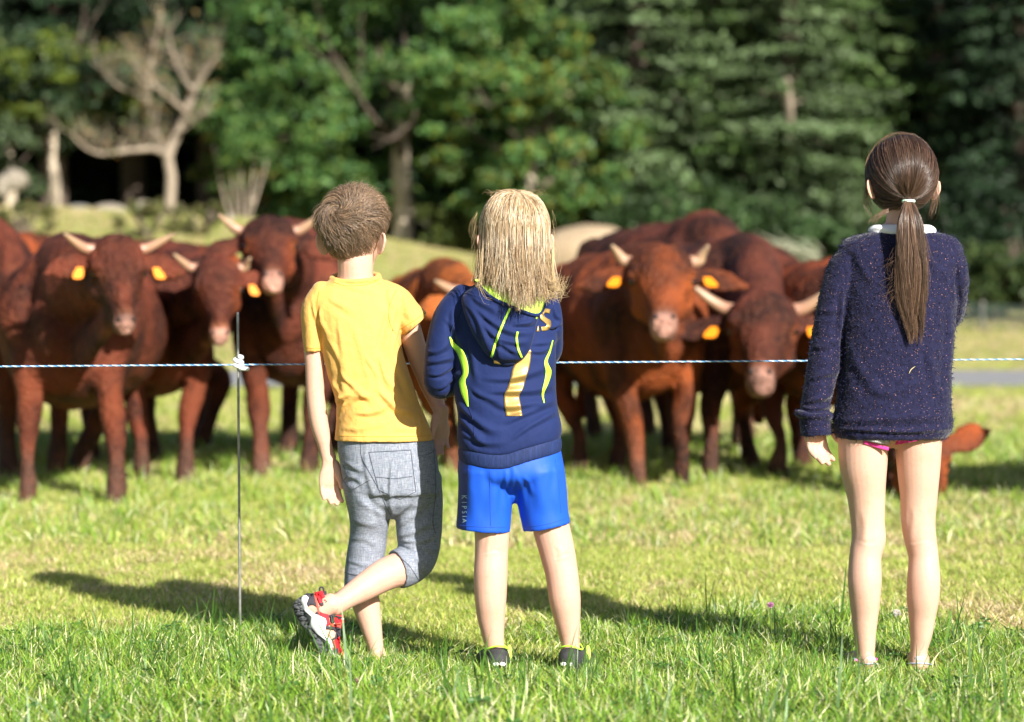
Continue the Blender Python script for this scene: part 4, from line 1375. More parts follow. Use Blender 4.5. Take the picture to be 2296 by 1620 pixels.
# shoe on the raised foot
bf = BVHTree.FromPolygons([tuple(v) for v in foot1[0]], foot1[1])
M_rub = mat('grey_rubber', (.045, .05, .055), .55, bump=(500, .8, .002), spec=.5)
M_wht = mat('white_foam_sole', (.82, .82, .82), .5)
M_red = mat('red_webbing', (.55, .012, .022), .75, bump=(600, .5, .001))
M_redd = mat('coral_mesh', (.55, .075, .05), .8, bump=(600, .5, .001))
M_neo = mat('dark_neoprene', (.035, .03, .04), .8, bump=(600, .4, .001))
shoe = link('shoe', raw_mesh('shoe', *[(lambda t: (t[0] * 1, t[1]))(tube([fpts[0], (fpts[0] + fpts[1]) / 2], [fr1[0] * 1.05, fr1[1] * .6], [fr2[0] * 1.0, fr2[1] * .7], n=20))][0]), M_rub, b1)
def zp(name, poly, m, off=.002, th=.004):
    o = patch(name, [Zs(*p) for p in poly], bf, RF, m, shoe, off, th, 3)
    o.matrix_parent_inverse = Matrix.Identity(4)
    return o
zp('dark_panel', [(320, 265), (440, 230), (520, 450), (550, 615), (470, 580), (505, 530), (505, 470), (450, 425), (390, 428), (340, 470), (315, 420), (350, 330)], M_neo)
zp('dark_collar', [(600, 195), (665, 195), (675, 350), (715, 500), (800, 605), (960, 640), (960, 700), (740, 640), (690, 640), (650, 440), (680, 400)], M_neo, .002)
zp('coral_panel', [(450, 260), (490, 290), (560, 620), (520, 560)], M_redd, .003)
zp('red_strap', [(530, 450), (655, 440), (725, 770), (660, 785), (560, 620)], M_red, .003)
zp('coral_panel', [(720, 735), (925, 740), (912, 835), (740, 790)], M_redd, .003)
zp('dark_ring', [(655, 785), (912, 832), (905, 960), (750, 1045), (735, 1030), (820, 980), (832, 900), (790, 855), (655, 835)], M_neo, .003)
zp('red_panel', [(765, 1060), (890, 965), (885, 1120), (975, 1290), (930, 1360), (870, 1280), (850, 1160), (780, 1195)], M_red, .003)
zp('dark_panel', [(780, 1195), (860, 1150), (905, 1220), (870, 1290), (775, 1260)], M_neo, .003)
zp('sole', [(262, 285), (180, 315), (105, 400), (98, 470), (130, 580), (230, 750), (345, 860), (430, 1040), (520, 1200), (640, 1340), (760, 1390), (870, 1400), (850, 1340), (715, 1285), (730, 1120), (640, 1010), (500, 905), (385, 770), (410, 620), (325, 550), (255, 450), (245, 380)], M_rub, .004, .007)
zp('midsole', [(245, 290), (320, 272), (357, 310), (345, 350), (318, 415), (345, 490), (440, 575), (560, 620), (640, 660), (662, 720), (650, 820), (640, 900), (660, 960), (740, 1030), (778, 1090), (778, 1250), (895, 1295), (935, 1430), (905, 1410), (865, 1335), (730, 1300), (712, 1280), (732, 1120), (640, 1015), (500, 905), (385, 765), (408, 625), (325, 552), (250, 450), (243, 380)], M_wht, .006, .006)
zp('red_strap', [(452, 218), (595, 188), (668, 355), (700, 405), (555, 440), (520, 330)], M_red, .007)
zp('buckle', [(548, 400), (668, 358), (706, 402), (580, 452)], M_neo, .010, .003)
zp('red_strap', [(785, 605), (955, 598), (968, 740), (800, 742)], M_red, .007)
zp('buckle', [(735, 600), (782, 592), (802, 735), (755, 740)], M_rub, .010, .003)
zp('label_tab', [(793, 740), (886, 738), (884, 757), (795, 760)], M_wht, .009, .002)
zp('logo_mark', [(925, 650), (945, 650), (945, 680), (925, 680)], M_wht, .011, .001)
zp('logo_mark', [(950, 655), (962, 655), (962, 680), (950, 680)], M_wht, .011, .001)
v, f = tube([P(*Zs(560, 215), RF - .005), P(*Zs(548, 150), RF - .005), P(*Zs(580, 122), RF - .005), P(*Zs(612, 150), RF - .005), P(*Zs(618, 210), RF - .005)], [.0022] * 5, [.004] * 5, n=8)
link('pull_loop', raw_mesh('pull_loop', v, f), M_neo, shoe).matrix_parent_inverse = Matrix.Identity(4)
# sandal under the standing foot
v, f = tube([P(846, 1494, 5.97), P(850, 1496, 6.03), P(842, 1496, 6.14)], [.024, .032, .022], [.008, .007, .006], n=18)
link('sandal', raw_mesh('sandal', v, f), M_red, b1)
v, f = tube([P(828, 1480, 5.99), P(845, 1487, 5.965), P(865, 1482, 5.99)], [.006, .007, .006], [.003] * 3, n=8, ref=(0, 0, 1))
link('sandal_strap', raw_mesh('sandal_strap', v, f), M_red, b1)

# short tousled hair with a whorl
M_hair1 = hair_mat('brown_hair', .42)
def local(Wc, M, V):
    return (V - Wc) @ M
def hair_short(n, groups, wh, rad, L0, grow):
    """strands over an ellipsoid in head space: x side, y face, z up"""
    rad = np.array(rad)
    gd = unit(rng.normal(size=(groups, 3)))
    gi_ = rng.integers(0, groups, n)
    p = unit(gd[gi_] + rng.normal(size=(n, 3)) * .15)
    def ok(p):
        hairline = -.50 - .18 * (-p[:, 1]) + .35 * np.abs(p[:, 0]) * (p[:, 1] > -.35)
        front = p[:, 1] > .55
        return (p[:, 2] > np.where(front, .35, hairline)) & ~((np.abs(p[:, 0]) > .86) & (p[:, 2] < -.12))
    k_ = ok(p)
    p, gi_ = p[k_], gi_[k_]
    n = len(p)
    grp = rng.normal(size=(groups, 3))
    Ls = L0 * rng.uniform(.7, 1.2, n) * (1 - .3 * (p[:, 2] < -.1))
    K = 7
    path = np.empty((n, K, 3))
    lift = (.003 + .006 * rng.random(n) + .012 * np.random.default_rng(11).random(groups)[gi_] ** 3 * .7) * (1 + 1.0 * sstep(-.1, .5, p[:, 2]))
    q = p.copy()
    for s in range(K):
        up_ = sstep(-.35, .25, q[:, 2])[:, None]
        path[:, s] = q * (rad + grow * (.08 + .34 * up_)) + (.5 + .5 * up_) * q * ((lift * (1 - (1 - s / (K - 1)) ** 2)) + s * .0002)[:, None]
        rel = q - wh
        rel = rel - (rel * q).sum(1)[:, None] * q
        dist = np.linalg.norm(rel, axis=1)[:, None]
        outw = unit(rel)
        tang = np.cross(q, outw)
        swirl = np.exp(-(dist / .75) ** 2)
        d = outw * (.8) + tang * 1.5 * swirl + np.array([0, 0, -.55]) * (1 - swirl) + grp[gi_] * .36 + np.array([-.25, .1, 0]) * (1 - swirl)
        d = unit(d - (d * q).sum(1)[:, None] * q)
        q = unit(q + d * (Ls / .085 / (K - 1))[:, None])
    return path, gi_
wh = unit(np.array([-.05, -.80, .52]))
path, gi_ = hair_short(12500, 260, wh, hr1, .046, .012)
# picture x runs along the head's own side axis
path = path @ M1.T + hc1
n_ = len(path)
gt = rng.uniform(.6, 1.4, 260)[gi_]
hcol = np.array([.19, .13, .085]) * (gt * rng.uniform(.7, 1.3, n_))[:, None]
hcol = np.where(rng.random(n_)[:, None] < .25, hcol * np.array([1.9, 1.8, 1.7]), hcol)
cap = hair_cap(hc1, hr1, W1, M1, .006, None, None, mask=lambda u: (u[:, 2] > np.where(u[:, 1] > .55, .4, -.42 - .1 * -u[:, 1] + .35 * np.abs(u[:, 0]) * (u[:, 1] > -.3))))
S1 = strands(path, rng.uniform(.0005, .0010, n_), hcol)
fly = path[rng.integers(0, n_, 90)].copy()
fly += np.linspace(0, 1, 7)[None, :, None] * unit(fly[:, -1:] - hc1) * .012
S1b = strands(fly, .00025, np.repeat([[.2, .14, .1]], 90, 0))
join_hair('hair', cap, (.10, .07, .048), [S1, S1b], M_hair1, b1)

# ============================================================ blond child in the blue hooded top
B2 = 5.8
b2 = empty('person', tuple(P(1180, 1505, 5.8)))
tag(b2, 'blond child in a navy hooded top with a gold number and bright blue shorts', 'person', 'children watching the cattle over the fence')
parts = []
hc2 = P(1154, 512, B2)
fd2 = unit(np.array([-.15, .97, .02]))
hr2 = (.071, .084, .084)
hp, W2, M2 = head_parts(hc2, hr2, fd2, .96, ear_out=1.03)
parts += hp
parts.append(limb([(1150, 550, B2, 42, 44), (1148, 600, B2, 38, 42), (1146, 640, B2, 42, 46), (1145, 670, B2, 62, 48)]))
parts.append(body_rows([(655, 1080, 1215, .05, 0), (690, 1035, 1240, .065, 0), (780, 1040, 1235, .078, 0), (880, 1045, 1232, .078, 0), (980, 1042, 1240, .082, 0), (1045, 1052, 1240, .083, 0)], B2, n=32))
parts.append(limb([(1030, 675, B2, 24), (1002, 740, B2, 24), (985, 810, B2 + .0, 22), (983, 865, B2 + .01, 21), (1005, 865, B2 + .09, 18), (1035, 850, B2 + .17, 14.5)], ref=(1, .2, .3)))
parts += hand(P(1040, 848, B2 + .175), (.6, .75, .1), (.1, .2, 1), (1, -.4, 0), .95, (.5,) * 4, .5)
parts.append(limb([(1230, 680, B2, 24), (1236, 740, B2 + .05, 23), (1228, 800, B2 + .10, 21), (1205, 805, B2 + .17, 17), (1180, 800, B2 + .2, 14.5)], ref=(1, .2, .3)))
parts += hand(P(1176, 800, B2 + .2), (-.8, .45, .1), (0, .2, 1), (-.4, -1, 0), .95, (.5,) * 4, .5)
for L in ([(1092, 1070, 46), (1100, 1150, 40), (1103, 1200, 39), (1102, 1240, 37.5), (1100, 1290, 38), (1100, 1340, 36), (1101, 1380, 32), (1105, 1420, 26), (1110, 1455, 21.5), (1112, 1478, 20.5), (1113, 1498, 23)],
          [(1210, 1070, 46), (1228, 1150, 42), (1240, 1200, 41.5), (1250, 1240, 40), (1260, 1290, 37), (1266, 1340, 36), (1271, 1380, 31), (1276, 1420, 24), (1279, 1445, 21), (1280, 1462, 21), (1281, 1480, 24)]):
    rows = []
    for x, y, r in L:
        back = -.012 * math.exp(-((y - 1325) / 70) ** 2)
        rows.append((x, y, B2 + back, r, r * (1.06 if y < 1400 else 1.12)))
    parts.append(limb(rows, n=24))
fx = [(1113, 1503, 0), (1281, 1484, .0)]
for (x, y, dd), yaw in zip(fx, (-.12, .22)):
    c = P(x, y, B2 + dd)
    c[2] = .035
    dv = np.array([math.sin(yaw), math.cos(yaw), 0])
    parts.append(tube([c - dv * .018, c + dv * .01, c + dv * .06 + np.array([0, 0, -.004]), c + dv * .11 + np.array([0, 0, -.014]), c + dv * .145 + np.array([0, 0, -.02])], [.020, .025, .027, .030, .018], [.024, .028, .024, .014, .008], n=18))
me2 = remesh(parts, .0027, 5)
wrinkle(me2, [(1085, 1238, 1120, 1236, 4, -.5), (1242, 1250, 1280, 1244, 4, -.5), (1250, 1225, 1262, 1255, 7, .7), (1095, 1200, 1096, 1250, 7, .5)])
body2 = link('body', me2, M_skin, b2)
face_bits(W2, hr2, b2)

M_navy = mat('navy_jersey', (.0095, .020, .088), .8, bump=(60, .5, .003), var=(9, .08), spec=.2, sheen=.08)
def tilt_hem(me, x0, sl, y0, y1):
    V = getV(me)
    q = proj(V)
    w = sstep(y0, y1, q[:, 1])
    dx = np.clip(q[:, 0] - x0, 0, 200)
    up = (dx * sl + .0008 * dx ** 2 * 0) * w * V[:, 1] / F
    dn = 10 * np.exp(-((q[:, 0] - 1110) / 60) ** 2) * w * V[:, 1] / F
    V[:, 2] += up - dn
    setV(me, V)
hp_ = [body_rows([(628, 1085, 1212, .045, 0), (645, 1052, 1238, .055, 0), (665, 1022, 1250, .066, 0), (700, 1012, 1252, .083, 0), (760, 1022, 1248, .093, 0), (820, 1020, 1246, .096, 0), (880, 1018, 1247, .097, 0), (930, 1026, 1252, .099, 0), (975, 1024, 1259, .108, 0), (1000, 1028, 1258, .108, 0), (1006, 1034, 1252, .102, 0)], B2, n=56, caps=(0, 0))]
hp_.append(limb([(1045, 668, B2, 34, 46), (1012, 705, B2, 36, 46), (993, 760, B2, 35, 44), (985, 815, B2, 33, 42), (984, 858, B2 + .008, 33, 36), (1000, 862, B2 + .075, 29, 30), (1032, 850, B2 + .15, 24, 24)], ref=(1, .2, .3), n=28))
hp_.append(limb([(1215, 668, B2, 36, 46), (1228, 705, B2, 31, 42), (1232, 745, B2 + .04, 29, 38), (1228, 790, B2 + .09, 29, 32), (1195, 800, B2 + .17, 25, 25)], ref=(1, .2, .3), n=28))
top2 = remesh(hp_, .0034, 3)
wrinkle(top2, [(958, 790, 1010, 770, 8, 3, 4), (960, 810, 1020, 800, 7, 3.5, 5), (965, 840, 1022, 818, 6, 4, 5), (985, 870, 1028, 835, 6, 4, 4), (1005, 720, 1025, 790, 8, 3, -5), (1015, 700, 1040, 780, 8, 3, 5),
               (1025, 905, 1120, 960, 9, 4.5, 8), (1030, 930, 1090, 985, 8, 4, 6), (1090, 850, 1240, 820, 9, 3, 8), (1100, 880, 1245, 860, 9, 3.5, 8), (1110, 905, 1240, 900, 9, 3, 8), (1130, 940, 1240, 900, 9, 3.5, 8), (1150, 980, 1250, 920, 9, 3, 6),
               (1060, 870, 1130, 905, 8, 3, 6), (1040, 970, 1130, 985, 8, 3, 6), (1190, 790, 1245, 770, 7, 3.5, 4), (1195, 775, 1250, 755, 7, 2.5, 3), (1240, 690, 1256, 720, 5, 3), (1228, 735, 1258, 725, 5, 5), (1225, 655, 1250, 665, 6, 3), (1055, 760, 1075, 860, 8, 2.5, 5)],
        [((12, 12, 12), 1.2), ((26, 26, 30), .5)])
tilt_hem(top2, 1140, .18, 880, 1000)
top2_o = link('hooded_top', top2, M_navy, b2)
rib = remesh([body_rows([(1000, 1030, 1255, .100, 0), (1008, 1027, 1259, .106, 0), (1025, 1028, 1260, .107, 0), (1036, 1030, 1258, .104, 0)], B2, n=56, caps=(0, 2))], .0034, 2)
tilt_hem(rib, 1140, .20, 880, 1000)
M_rib = mat('navy_ribbing', (.010, .020, .075), .75, bump=(60, .2, .001), spec=.25,
            extra=lambda N, L, tc, src, b: noise_mix(N, L, tc, src, (.016, .032, .12), 120, .4, .6, stretch=(4, 4, .1), detail=1))
link('waistband', rib, M_rib, top2_o).matrix_parent_inverse = Matrix.Identity(4)
# hood lying on the back
hood_p = [body_rows([(636, 1075, 1222, .052, -.03), (648, 1050, 1236, .060, -.042), (668, 1035, 1234, .060, -.058), (695, 1038, 1218, .056, -.072), (722, 1048, 1205, .050, -.084), (750, 1061, 1199, .045, -.092), (775, 1075, 1192, .040, -.096), (793, 1088, 1183, .034, -.098), (806, 1103, 1173, .026, -.098), (812, 1118, 1160, .014, -.096)], B2, n=44)]
hood = remesh(hood_p, .0034, 3)
wrinkle(hood, [(1075, 700, 1185, 745, 8, 4, 14), (1090, 735, 1180, 770, 8, 4, 10), (1150, 730, 1195, 715, 7, 5, 5), (1105, 760, 1165, 790, 6, 3.5, 5), (1060, 660, 1120, 700, 8, 3, 6), (1118, 745, 1122, 800, 5, 3, 3), (1050, 690, 1100, 790, 7, 2.5, -5)], [((16, 16, 16), 1.2)])
hood_o = link('hood', hood, M_navy, top2_o)
hood_o.matrix_parent_inverse = Matrix.Identity(4)
bh = bvh_of(hood)
M_neon = mat('neon_yellow_green', (.50, .92, .06), .5, bump=(500, .2, .0006))
M_neonl = mat('neon_lining', (.66, .95, .12), .6, bump=(60, .4, .002), var=(18, .2))
def kid2(o):
    o.matrix_parent_inverse = Matrix.Identity(4)
    return o
rimL = [(1064, 628), (1078, 646), (1106, 670), (1145, 688), (1175, 700), (1199, 707), (1212, 702), (1222, 680), (1228, 640)]
kid2(patch('lining', rimL + [(1200, 622), (1150, 615), (1100, 615)], bh, B2, M_neonl, hood_o, .003, .002, 3))
A = drop([tuple(p) for p in herm(np.array(rimL, float), 6)], bh, B2, .003)
v, f = tube(A, .0045, n=8, sub=1, ref=(.3, 1, .2))
kid2(link('rim', raw_mesh('rim', v, f), M_navy, hood_o))
def offs(c, w):
    c = np.array(c, float)
    t = unit(np.gradient(c, axis=0))
    nn = np.column_stack([-t[:, 1], t[:, 0]])
    w = np.asarray(w, float)[:, None] if np.ndim(w) else w
    return c + nn * w / 2, c - nn * w / 2
def ribbon(name, c, w, bv, D, m, par, **k):
    l, r = offs(c, w)
    return kid2(strip(name, l, r, bv, D, m, par, **k))
ribbon('piping', [Z1(1392, 772), Z1(1365, 830), Z1(1330, 910), Z1(1300, 990), Z1(1275, 1075)], 5, bh, B2, M_neon, hood_o, off=.002)
ribbon('piping', [Z1(1430, 925), Z1(1424, 960), Z1(1432, 1020), Z1(1455, 1080)], 4.5, bh, B2, M_neon, hood_o, off=.002)
ribbon('piping', [Z1(1548, 818), Z1(1540, 850)], [5, 2], bh, B2, M_neon, hood_o, off=.003)
b2v = bvh_of(top2)
ribbon('side_stripe', [Z1(1030, 955), Z1(1050, 1000), Z1(1090, 1045), Z1(1115, 1110), Z1(1122, 1170), Z1(1103, 1215), Z1(1115, 1280), Z1(1138, 1368)], [2, 9, 14, 15, 12, 13, 14, 2], b2v, B2, M_neon, top2_o, off=.0015, nv=40)
ribbon('side_stripe', [Z1(1637, 975), Z1(1620, 1040), Z1(1597, 1100), Z1(1612, 1160), Z1(1600, 1220), Z1(1578, 1290), Z1(1586, 1345)], [1.5, 4, 7, 13, 10, 5, 2], b2v, B2, M_neon, top2_o, off=.0015, nv=40)
M_gold = mat('gold_foil', (.62, .40, .13), .34, metal=.75, bump=(40, .3, .002))
def poly7(name, rows):
    L = [Z1(a, y) for y, a, b in rows]
    R = [Z1(b, y2) for (y, a, b), y2 in zip(rows, [r[0] for r in rows])]
    return kid2(strip(name, L, R, b2v, B2, M_gold, top2_o, off=.0016, nu=8, nv=44))
poly7('gold_number', [(1030, 1494, 1508), (1080, 1462, 1506), (1110, 1418, 1503), (1150, 1398, 1494), (1200, 1388, 1478), (1260, 1368, 1462), (1300, 1350, 1440), (1360, 1352, 1448), (1422, 1362, 1458)])
kid2(strip('gold_number', [Z1(1288, 1090), Z1(1350, 1096), Z1(1420, 1088)], [Z1(1290, 1112), Z1(1350, 1120), Z1(1420, 1114)], b2v, B2, M_gold, top2_o, off=.0016))
ribbon('gold_letter', [Z1(1620, 806), Z1(1590, 800), Z1(1574, 815), Z1(1573, 840), Z1(1592, 856), Z1(1612, 866), Z1(1612, 890), Z1(1600, 904), Z1(1570, 908)], 10, b2v, B2, M_gold, top2_o, off=.0016, nv=44)
kid2(patch('gold_letter', [Z1(1552, 886), Z1(1540, 925), Z1(1557, 924)], b2v, B2, M_gold, top2_o, .0016, .001, 2))
for q in ([(1100, 790), (1070, 850), (1045, 900), (1030, 955)], [(1555, 800), (1580, 760), (1610, 745)]):
    kid2(stitch('raglan_seam', [Z1(*a) for a in q], b2v, B2, .0012, M_navy, top2_o))
kid2(stitch('pocket_seam', [Z1(1140, 1368), Z1(1165, 1440), Z1(1175, 1540)], b2v, B2, .001, M_navy, top2_o))
# lint speck on the sleeve
# shorts
sp = [body_rows([(990, 1034, 1254, .09, 0), (1030, 1028, 1262, .10, 0), (1065, 1027, 1267, .10, 0), (1085, 1040, 1255, .076, 0), (1102, 1095, 1212, .04, 0)], B2, n=48)]
sp.append(limb([(1088, 1055, B2, 61, 88), (1088, 1100, B2, 61.5, 78), (1086, 1145, B2, 61, 66), (1083, 1189, B2, 61, 62)], caps=(1, 2), n=36))
sp.append(limb([(1207, 1055, B2, 59, 88), (1213, 1100, B2, 58, 78), (1219, 1145, B2, 55, 66), (1226, 1182, B2, 53.5, 62)], caps=(1, 2), n=36))
shorts = remesh(sp, .0034, 8)
wrinkle(shorts, [(*f_[:5], f_[5] * .5, *f_[6:]) for f_ in [(1150, 1050, 1148, 1130, 7, 3), (1160, 1060, 1172, 1150, 7, 2.5, -4), (1060, 1050, 1062, 1170, 12, 3, 5), (1100, 1060, 1104, 1170, 12, 3, -4), (1132, 1060, 1136, 1160, 7, 3.5), (1210, 1050, 1216, 1150, 14, 3, 4), (1245, 1050, 1252, 1150, 9, 3), (1175, 1070, 1200, 1110, 7, 3)]], [((14, 14, 7), 1.0)])
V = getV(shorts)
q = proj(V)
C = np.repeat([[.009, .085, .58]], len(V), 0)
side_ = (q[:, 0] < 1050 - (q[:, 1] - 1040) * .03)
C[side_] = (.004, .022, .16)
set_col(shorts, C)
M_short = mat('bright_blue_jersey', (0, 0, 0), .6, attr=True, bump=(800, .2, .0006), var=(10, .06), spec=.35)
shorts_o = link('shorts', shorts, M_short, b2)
bs = bvh_of(shorts)
M_shs = mat('blue_seam', (.008, .07, .45), .8)
for q in ([(1025, 1178), (1083, 1182), (1143, 1182)], [(1171, 1182), (1225, 1176), (1276, 1161)], [(1098, 1048), (1100, 1180)], [(1245, 1030), (1252, 1080), (1258, 1150)]):
    kid2(stitch('hem_seam', q, bs, B2, .0008, M_shs, shorts_o, .0003))
M_print = mat('silver_print', (.55, .78, .85), .5)
ys_ = [1115, 1127, 1138, 1149, 1158.5, 1168]
for ch, yy in zip('KIPSIA', ys_):
    cu = bpy.data.curves.new('letter', 'FONT')
    cu.body = ch
    cu.size = 1
    cu.align_x = 'CENTER'
    cu.resolution_u = 3
    o = bpy.data.objects.new('letter', cu)
    COL.objects.link(o)
    lm = bpy.data.meshes.new_from_object(o.evaluated_get(bpy.context.evaluated_depsgraph_get()))
    bpy.data.objects.remove(o)
    bm = bmesh.new()
    bm.from_mesh(lm)
    bmesh.ops.solidify(bm, geom=bm.faces[:], thickness=.05)
    bm.to_mesh(lm)
    bm.free()
    V = getV(lm)
    # letters read downwards: their tops point to the right
    hgt = 12.0
    uv = [(1035.0 + (yy - 1115) * .035 + v_[1] / .7 * hgt * (1 - (yy - 1115) * .0035), yy + v_[0] * 14.0) for v_ in V]
    V2 = drop(uv, bs, B2, .0014)
    V2 = V2 - np.array([0, .0004, 0]) * (V[:, 2:3] > .001)
    setV(lm, V2)
    kid2(link('letter', lm, M_print, shorts_o))

# shoes
M_shoe = mat('black_mesh_fabric', (.03, .03, .033), .75, bump=(400, .5, .001), var=(60, .3))
for (x, y, dd), yaw in zip(fx, (-.12, .22)):
    c = P(x, y, B2 + dd)
    c[2] = .034
    dv = np.array([math.sin(yaw), math.cos(yaw), 0])
    sv = np.array([math.cos(yaw), -math.sin(yaw), 0])
    z = np.array([0, 0, 1])
    up_ = [tube([c - dv * .034 + z * .002, c + dv * .01 + z * .002, c + dv * .06 - z * .004, c + dv * .11 - z * .010, c + dv * .152 - z * .016], [.025, .034, .036, .038, .022], [.030, .036, .030, .022, .012], n=24),
           tube([c - dv * .028 - z * .012, c - dv * .031 + z * .024], [.024, .022], [.014, .011], n=20)]
    sh = link('shoe', remesh(up_, .003, 3), M_shoe, b2)
    v, f = tube([c - dv * .036 - z * .028, c + dv * .06 - z * .028, c + dv * .155 - z * .028], [.024, .036, .026], [.010, .009, .008], n=24, power=3)
    kid2(link('sole', raw_mesh('sole', v, f), M_rub, sh))
    ring = [c + dv * (-.004 - .034 * math.cos(a)) + sv * .028 * math.sin(a) + z * (.033 + .006 * math.cos(2 * a)) for a in np.linspace(0, 6.283, 25)]
    v, f = tube(ring, .0022, n=8, sub=1, ref=(0, 0, 1))
    kid2(link('neon_collar', raw_mesh('neon_collar', v, f), M_neon, sh))
    for s in (-1, 1):
        v, f = ell(c - dv * .058 + z * -.002 + sv * s * .008, (.0075, .003, .005), 12, 8)
        kid2(link('white_logo', raw_mesh('white_logo', v, f), M_wht, sh))
    v, f = tube([c + sv * .024 + dv * .0 + z * -.005, c + sv * .034 + dv * .03 - z * .018, c + sv * .036 + dv * .06 - z * .02], [.002, .003, .002], [.006, .006, .003], n=8)
    kid2(link('neon_flash', raw_mesh('neon_flash', v, f), M_neon, sh))
    v, f = ell(c + sv * .034 + dv * .03 + z * .012, (.008, .02, .020), 14, 10)
    kid2(link('neon_tongue', raw_mesh('neon_tongue', v, f), M_neonl, sh))

# long blond hair
M_hair2 = hair_mat('blond_hair', .36)
def hair_long(n, groups, crown, rad, M, c, zend, K=18):
    rad = np.array(rad)
    az = rng.random(groups) * 6.283
    gi_ = rng.integers(0, groups, n)
    a = az[gi_] + rng.normal(size=n) * .05
    th0 = np.abs(rng.normal(size=n)) * .75 + .02
    cz = unit(crown)
    cx_ = unit(np.cross(cz, [0, 1, 0])); cy_ = np.cross(cz, cx_)
    q = unit(cz * np.cos(th0)[:, None] + (cx_ * np.cos(a)[:, None] + cy_ * np.sin(a)[:, None]) * np.sin(th0)[:, None])
    k_ = ~((q[:, 1] > .5) & (q[:, 2] < .55)) & (q[:, 2] > -.2)
    q, gi_ = q[k_], gi_[k_]
    n = len(q)
    lay = (.003 + .012 * rng.random(n) ** .8)
    grp = rng.normal(size=(groups, 3)) * .16
    gdr = rng.normal(size=(groups, 2))
    NS, st = 44, .0075
    P_ = np.empty((NS, n, 3))
    p = (q * rad) @ M.T + c
    free = np.zeros(n, bool)
    fr = np.zeros(n)
    for s in range(NS):
        on = q * rad + q * (lay * min(1, .3 + s * .1))[:, None]
        onw = on @ M.T + c
        p = np.where(free[:, None], p, onw)
        P_[s] = p
        d = unit(q - cz * (q @ cz)[:, None]) * .8 + np.array([0, 0, -.75]) + grp[gi_]
        d = d + np.where((q[:, 1] > -.1)[:, None], np.array([0, -.5, 0]), 0)
        d = unit(d - (d * q).sum(1)[:, None] * q)
        q2 = unit(q + d * (st / .080))
        q = np.where(free[:, None], q, q2)
        free = free | (q[:, 2] < -.02)
        fr = fr + free
        back = sstep(.02, -.05, p[:, 1] - c[1])
        u_ = np.clip(fr / 18, 0, 1)
        mv = np.column_stack([gdr[gi_, 0] * .0010 * u_ + .0010 * np.sin(s * .35 + gi_) * u_, gdr[gi_, 1] * .0005 - back * .0050 * u_, np.full(n, -st)])
        p = p + np.where(free[:, None], mv, 0)
    ze = zend(P_[-1], gi_)
    out = np.empty((n, K, 3))
    for i in range(n):
        z = P_[:, i, 2]
        below = np.nonzero(z < ze[i])[0]
        e = float(below[0]) if len(below) else NS - 1
        u = np.linspace(0, max(e, 3), K)
        i0 = np.minimum(u.astype(int), NS - 2)
        f_ = (u - i0)[:, None]
        out[i] = P_[i0, i] * (1 - f_) + P_[i0 + 1, i] * f_
    return out, gi_
NG = 560
crown2 = np.array([.12, -.28, .95])
def zend2(P0, g):
    base = np.interp(P0[:, 0], [P(1065, 0, B2)[0], P(1110, 0, B2)[0], P(1160, 0, B2)[0], P(1245, 0, B2)[0]], [620, 634, 678, 652])
    y = base + (np.random.default_rng(5).random(NG)[g] ** .6 - .85) * 75 + rng.random(len(P0)) * 14
    r2_ = rng.random(len(P0))
    y = np.where(r2_ < .5, y - 28 - 30 * r2_, y)
    return CAMH - (y - HZ) / F * B2
h2, gi_ = hair_long(9500, NG, crown2, hr2, M2, hc2, zend2)
tone = rng.uniform(.55, 1.3, NG)[gi_]
n_ = len(h2)
hcol = np.array([.46, .33, .19]) * (tone * rng.uniform(.75, 1.2, n_))[:, None]
r_ = rng.random(n_)
hcol = np.where((r_ < .16)[:, None], np.array([.17, .10, .05]) * rng.uniform(.8, 1.3, (n_, 1)), hcol)
hcol = np.where((r_ > .8)[:, None], np.array([.66, .55, .40]) * rng.uniform(.85, 1.15, (n_, 1)), hcol)
cap = hair_cap(hc2, hr2, W2, M2, .005, None, None, mask=lambda u: ~((u[:, 1] > .45) & (u[:, 2] < .5)) & (u[:, 2] > -.75))
# flicked ends over the shoulder
fl = []
for i in range(90):
    y0 = rng.uniform(605, 645); x0 = rng.uniform(1215, 1243)
    e = rng.uniform(.6, 1)
    pts = [(x0, y0 - 60), (x0 - 2, y0 - 20), (x0 + 2, y0 + 12), (x0 + 14 * e, y0 + 24 + rng.normal() * 3), (x0 + 30 * e, y0 + 24 + rng.normal() * 6), (x0 + 42 * e, y0 + 12 + rng.normal() * 12)]
    rd_ = rng.random() * .02
    fl.append([P(x, y, B2 - .03 - .09 * min(1, j_ / 3) - rd_) for j_, (x, y) in enumerate(pts)])
for i in range(10):
    x0 = rng.uniform(1064, 1084); y0 = rng.uniform(610, 640); e = rng.uniform(.5, 1)
    fl.append([P(x, y, B2 - .115 - rng.random() * .02) for x, y in [(x0 + 2, y0 - 60), (x0, y0 - 20), (x0 - 2, y0 + 5), (x0 + 3, y0 + 25 * e), (x0 + 12 * e, y0 + 42 * e), (x0 + 26 * e, y0 + 46 * e)]])
fl = np.array(fl)
flc = np.array([.60, .44, .24]) * rng.uniform(.7, 1.3, (len(fl), 1))
fw_ = []
for i in range(40):
    a0 = rng.uniform(500, 600)
    sgn = -1 if rng.random() < .6 else 1
    x0 = 1070 if sgn < 0 else 1238
    r0 = rng.uniform(6, 22)
    fw_.append([P(x0 + sgn * r0 * math.sin(t * 2.6) * (1 if i % 2 else .6), a0 - 30 + 60 * t, B2 - .02) for t in np.linspace(0, 1, 7)])
for i in range(30):
    x0 = rng.uniform(1100, 1215)
    fw_.append([P(x0 + (20 * t) * rng.choice([-1, 1]), 440 - 14 * math.sin(t * 3) * rng.uniform(.5, 1.2), B2 - .02) for t in np.linspace(0, 1, 7)])
fw_ = np.array(fw_)
